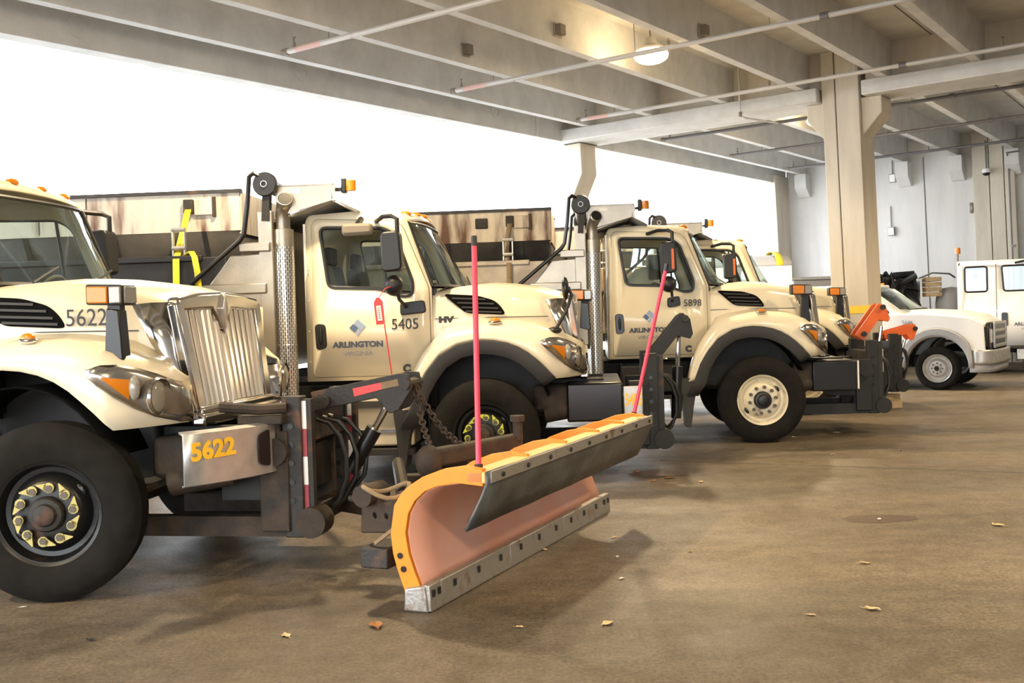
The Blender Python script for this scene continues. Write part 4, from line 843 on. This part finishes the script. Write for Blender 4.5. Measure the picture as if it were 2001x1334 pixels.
    G().grid([[(-.90+.06*math.sin(math.pi*k/8), .13+1.70*k/8, 1.95) for k in range(9)], [(-.18+.16*math.sin(math.pi*k/8), .10+1.76*k/8, 1.46) for k in range(9)]]).obj('windshield', 'glass', r)
    for k in range(5): G().ell((-1.0, .45+k*.265, 2.04), .04, .03, .022, 8, 5).obj('roof_marker', 'amber', r)
    G().box(-.85, -.35, .2, 1.76, 1.1, 1.42).obj('dashboard', 'dash', r); 
    for y in (.5, 1.4): G().prism([(-1.6, .9), (-1.1, .9), (-1.1, 1.05), (-1.45, 1.08), (-1.55, 1.65), (-1.68, 1.65)], y-.22, y+.22, 'xz').obj('seat', 'seat', r, bevel=.03)
    G().box(-1.10, -.95, -.16, .06, 1.36, 1.60).obj('side_mirror', 'black', r, bevel=.03); G().tube([(-.45, .3, 1.46), (-.2, .6, 1.52), (.0, .9, 1.53)], .01, 5).obj('wiper', 'black', r)
    text('5646', .13, 'greyl', r, (-.62, .0, 1.22), name='lettering', sx=.8)
    # utility body
    G().box(-3.9, -2.4, .0, 1.96, .55, 1.35).obj('service_body', 'white2', r, bevel=.02); G().box(-4.0, .9, .6, 1.36, .40, .6).obj('chassis', 'frame', r)
    G().box(-.98, -2.3, .06, .2, .38, .46).obj('running_board', 'flare', r)
    for ch in [q for q in bpy.data.objects if q.parent == r]:
        k = ch.name.split('.')[0]
        if k in ('cab_side', 'side_window', 'window_seal', 'roof', 'cab_back', 'windshield', 'roof_marker', 'dashboard', 'seat', 'side_mirror', 'wiper', 'service_body'): ch.location.x -= .36
        elif k not in ('tire', 'lettering'):
            for m_ in [ch]+[q for q in bpy.data.objects if q.parent == ch]:
                for v in m_.data.vertices:
                    if v.co.x > .56: v.co.x = .56+(v.co.x-.56)*.55
    return r
utility()
# crew cab truck at the right edge
def crew():
    r = thing('crew_cab_truck', 'white crew cab truck cut off by the right edge of the picture', 'truck', (10.13, 24.5, 0), R(-23))
    y = 0; body = [(0, .62), (0, 2.36), (.08, 2.50), (2.5, 2.50), (2.85, 2.42), (3.2, 1.7), (3.2, .9), (3.0, .62)]
    w1 = rpoly([(.16, 2.40), (.62, 2.40), (.62, 1.84), (.16, 1.84)], .06); w2 = rpoly([(.92, 2.40), (1.52, 2.40), (1.52, 1.84), (.96, 1.84)], .06); w3 = rpoly([(1.66, 2.40), (2.45, 2.38), (2.8, 1.75), (1.66, 1.80)], .06)
    g = fill(body, [w1, w2, w3], 0); g.obj('cab_side', 'white2', r, solid=.03); fill(body, [w1, w2, w3], 2.1).obj('cab_side', 'white2', r, solid=.03)
    for w_ in (w1, w2, w3):
        q = G().add([(x, 0, z) for x, z in w_], [tuple(range(len(w_)))]).obj('window_pane', 'glassd', r, fix=False); G().tube([(x, -.012, z) for x, z in w_+[w_[0]]], .02, 5).obj('window_seal', 'black', q)
    G().box(0, 2.6, 0, 2.1, 2.49, 2.54).obj('roof', 'white2', r, bevel=.03); G().box(0, .03, 0, 2.1, .62, 2.49).obj('cab_back', 'white2', r)
    for a, b in ((.80, .83), (1.58, 1.61)): G().box(a, a+.012, -.02, -.014, .66, 2.46).obj('door_seam', 'joint', r)
    for x in (.90,): G().prism(rpoly([(x, 1.36), (x+.13, 1.36), (x+.13, 1.06), (x, 1.06)], .04), -.035, -.012, 'xz').obj('door_handle', 'gloss', r, bevel=.006)
    k = .11; cx, cz = 1.46, 1.28
    for pts, m in (([(0.05, .95), (.95, .1), (.45, -.38), (-.42, .5)], 'blue2'), ([(-.52, .42), (-.95, -.02), (-.35, -.55), (.05, -.1)], 'blue1'), ([(.16, -.2), (.38, -.42), (.0, -.95), (-.25, -.65)], 'blue2')): G().prism([(cx+a*k, cz+b*k) for a, b in pts], -.022, -.016, 'xz').obj('logo', m, r)
    text('ARLINGTON', .105, 'navy', r, (cx, -.018, 1.06), bold=.003, align='CENTER'); text('VIRGINIA', .08, 'greyl', r, (cx, -.018, .96), align='CENTER')
    G().tube([(1.2, -.02, 2.46), (1.45, -.2, 2.5), (1.7, -.25, 2.48), (1.72, -.25, 2.3)], .025, 6).obj('mirror_arm', 'black', r); G().box(1.66, 1.86, -.36, -.2, 1.8, 2.34).obj('mirror', 'white2', r, bevel=.04)
    q = G().cyl((.02, .3, 2.55), (.02, .3, 2.72), .02, n=6).obj('beacon_post', 'boxd', r); G().cyl((.02, .3, 2.72), (.02, .3, 2.86), .06, n=12).obj('amber_beacon', 'amber', q)
    G().box(-.3, 3.4, .3, 1.8, .45, .66).obj('chassis', 'frame', r); G().box(1.2, 2.4, -.02, .4, .30, .56).obj('step_box', 'alu', r, bevel=.02); G().box(.3, 2.6, -.06, .2, .56, .62).obj('step', 'flare', r)
    for x in (.55, 3.9):
        for yy, rz in ((0, 0), (2.1, math.pi)): 
            t = G().lathe([(.28, .05), (.4, 0), (.49, .02), (.52, .06), (.52, .24), (.49, .27), (.28, .25), (.28, .05)], n=36).obj('tire', 'rubber', r, (x, yy, .52), rot=(0, 0, rz)); G().lathe([(.29, .02), (.25, .08), (.18, .04), (.1, .03), (.08, -.03), (0, -.03)], n=28).obj('rim', 'rim_white', t)
    G().box(3.2, 4.8, .15, 1.95, .8, 1.75).obj('hood', 'white2', r, bevel=.12); G().box(.2, 2.4, .3, 1.8, .9, 1.4).obj('bench_seat', 'seat', r, bevel=.05)
    return r
crew()
# leaf vacuum machine behind the utility truck
def machine():
    r = thing('leaf_vacuum', 'dark machine with hoses and grey tank behind the utility truck', 'machine', (7.95, 27.0, 0), 0)
    G().box(-.8, 1.1, .1, 1.9, .8, 2.0).obj('box_body', 'stone', r, bevel=.03); G().box(-.85, 1.1, .05, 1.95, 2.0, 2.06).obj('top_rail', 'alu', r)
    random.seed(3)
    for k in range(26):
        x = 1.15+random.uniform(0, .8); z = random.uniform(.9, 1.6); pts = [(x, random.uniform(-.2, .5), z)]
        for j in range(4): pts.append((1.15+random.uniform(0, .9), random.uniform(-.3, .5), 1.1+random.uniform(0, 1.0)))
        G().tube(pts, random.choice((.035, .05, .07)), 7).obj('hose', 'hose', r)
    G().box(1.2, 2.1, .1, 1.5, .7, 1.9).obj('engine', 'frame', r, bevel=.05); G().box(2.15, 2.2, .1, 1.5, .6, 1.95).obj('panel', 'white2', r)
    for z in (1.55, 1.66, 1.77, 1.88): G().box(2.25, 2.62, .0, .8, z, z+.09).obj('board', 'wood', r)
    G().tube([(2.1, .0, 1.95), (2.4, -.02, 2.06), (2.8, .0, 2.03), (3.0, .2, 1.95)], .02, 6).obj('guard_rail', 'pipedark', r)
    G().lathe([(0, 1.75), (.2, 1.72), (.33, 1.6), (.36, 1.4), (.36, .6), (0, .6)], (2.95, .3, 0), 28, 'z').obj('tank', 'stone', r); G().box(-.8, 3.3, .3, 1.6, .45, .62).obj('trailer_frame', 'frame', r)
    for x in (-.2, 2.6): G().lathe([(0, .02), (.2, .02), (.25, .05), (.36, 0), (.4, .05), (.4, .2), (.36, .25), (0, .25)], (x, .0, .4), 28).obj('tire', 'rubber', r)
    return r
mc = machine(); mc.scale = (1.08, 1, 1.15)
# flatbed piece behind the column
o = thing('stake_trailer', 'grey flat trailer seen between the fourth truck and the column', 'trailer', (8.1, 29.3, 0), 0)
G().box(-2.2, .4, 0, 2.0, 1.55, 1.68).obj('deck', 'alu', o, bevel=.02); G().box(-2.2, .4, .1, 1.9, 1.2, 1.5).obj('side_boards', 'stone', o); G().box(-2.0, .2, .3, 1.7, .45, 1.2).obj('chassis', 'frame', o)
G().prism([(-2.0, 1.68), (-1.3, 1.68), (-1.4, 1.85), (-1.9, 1.95)], .2, .5, 'xz').obj('ramp', 'dark', o)
for x in (-1.6, -.3): G().lathe([(0, .02), (.2, .02), (.36, 0), (.4, .05), (.4, .2), (.36, .25), (0, .25)], (x, .0, .4), 24).obj('tire', 'rubber', o)
M['stain'] = mat('reddish_brown_stain', (.085, .055, .038), .55)
o = thing('covered_trailer', 'white trailer under a curved grey tarp behind the fourth truck', 'trailer', (6.45, 24.7, 0), R(-4))
rows = []
for i in range(9):
    x = -3.2+i*.4; rows.append([(x, 1.0-1.0*math.cos(R(a_)), 2.58+(.42-.02*i)*math.sin(R(a_))) for a_ in range(0, 181, 15)])
tp = G().grid(rows).obj('tarp', 'stone', o, solid=.02); G().grid([[(x, 1.0-1.01*math.cos(R(a_)), 2.59+.36*math.sin(R(a_))) for a_ in range(0, 181, 15)] for x in (-.35, -.2)]).obj('strap', 'yellow', tp, solid=.01)
G().box(-3.2, 0, 0, 2.0, .8, 2.59).obj('body', 'white2', o, bevel=.02); G().box(-3.0, -.1, .3, 1.7, .5, .8).obj('chassis', 'frame', o)
for x in (-2.5, -.6):
    for yy in (0, 1.72): G().lathe([(0, .02), (.25, .02), (.42, 0), (.48, .05), (.48, .22), (.42, .28), (0, .28)], (x, yy, .48), 28).obj('tire', 'rubber', o)
# chock under the fourth truck's hitch
o = thing('wood_block', 'pale wooden block on the floor under the fourth truck hitch', 'block', (5.95, 17.0, 0)); G().box(-.14, .14, -.1, .1, 0, .12).obj('lower_block', 'wood', o, bevel=.008); G().box(-.12, .12, -.08, .1, .12, .22).obj('upper_block', 'wood', o, bevel=.008)
# litter on the floor
def ground(x, y):
    d = MW.transposed() @ Vector(((x-1000.5)/FPX, (y-667)/FPX, 1)); t = -CAM.z/d.z; return CAM+d*t
random.seed(11)
for ks_, (sx_, sy_, wx_, wy_) in enumerate(((1715, 1013, .30, .16), (1690, 1012, .15, .09), (1765, 1014, .12, .07), (1290, 925, .30, .25))):
    c_ = ground(sx_, sy_); zz_ = .0012+ks_*.0006
    pv = [(c_.x+wx_*math.cos(k*.2618)*random.uniform(.85, 1.05), c_.y+wy_*math.sin(k*.2618)*random.uniform(.85, 1.05), zz_) for k in range(24)]
    G().add(pv+[(c_.x, c_.y, zz_)], [(k, (k+1) % 24, 24) for k in range(24)]).obj('floor_stain', 'stain', fl_, fix=False)
for a_, b_ in (((1290, 899), (2010, 924)), ((1838, 841), (1945, 846))):
    p, q = ground(*a_), ground(*b_); G().beam((p.x, p.y, .001), (q.x, q.y, .001), .018, .002).obj('floor_joint', 'joint', fl_)
LEAF = [(735, 1225, 'leaf2', 0.13, 'large orange brown dry leaf on the floor below the plow tip'), (1705, 1191, 'leaf1', 0.09, 'pale curled leaf on the floor at lower right'), (1187, 1220, 'leaf1', 0.09, 'thin pale leaf right of the plow tip near the bottom'), (1215, 1131, 'paper', 0.05, 'whitish scrap on the floor right of the cutting edge middle'), (1690, 1101, 'leaf1', 0.07, 'pale leaf with a dark end below the floor stain'), (1200, 1051, 'leaf1', 0.06, 'small tan leaf just right of the far cutting edge end'), (1207, 1088, 'paper', 0.04, 'tiny white scrap right of the far cutting edge'), (1015, 1226, 'leaf1', 0.05, 'round tan leaf on the floor below the plow blade'), (560, 1243, 'leaf1', 0.08, 'tan leaf at the bottom left of the floor'), (177, 1251, 'hopdark', 0.07, 'small dark crumpled leaf below the nearest front tire'), (1585, 1202, 'leaf1', 0.05, 'tiny tan leaf left of the pale curled leaf'), (1245, 923, 'leaf2', 0.08, 'brown leaf nearest the plow top far end'), (1275, 940, 'leaf2', 0.08, 'brown leaf middle of three behind the plow'), (1307, 935, 'leaf2', 0.11, 'largest brown leaf of three behind the plow'), (1370, 942, 'leaf1', 0.07, 'tan leaf right of the three brown leaves'), (1627, 888, 'leaf1', 0.06, 'tan leaf on the floor right of truck 5898 wheel'), (1551, 854, 'paper', 0.06, 'white scrap touching the cream rimmed wheel'), (1950, 1027, 'leaf1', 0.1, 'long pale leaf at the right edge of the floor'), (1350, 1078, 'leaf1', 0.04, 'tiny pale leaf in the middle of the floor'), (1062, 1075, 'leaf1', 0.07, 'thin leaf against the plow cutting edge'), (45, 1187, 'paper', 0.04, 'white scrap beside the nearest front tire'), (1760, 880, 'leaf1', 0.06, 'tiny leaf on the far floor right of centre'), (1718, 1015, 'paper', 0.05, 'white scrap on the reddish floor stain')]
for x, y, m, s_, lab in LEAF:
    p = ground(x, y); g = G(); n = 8
    rows = []
    for i in range(7):
        t = i/6; wd = math.sin(math.pi*min(1, t*.95+.03))**.8*.28*(1+.3*random.uniform(-1, 1)); cz = .05+.10*random.random()
        rows.append([((t-.5), -wd, cz), ((t-.5), 0, .02), ((t-.5), wd, cz*1.2)])
    g.grid(rows); g.tube([(.5, 0, .03), (.75, .05, .06)], .015, 4)
    kind = 'scrap' if m == 'paper' else 'leaf'
    o = g.obj('paper_scrap' if m == 'paper' else 'fallen_leaf', m, None, (p.x, p.y, .002), rot=(0, 0, random.uniform(0, 6.28)), solid=0); o.scale = (s_,)*3
    tag(o, lab, kind, 'paper scraps on the floor' if m == 'paper' else 'fallen leaves on the floor')
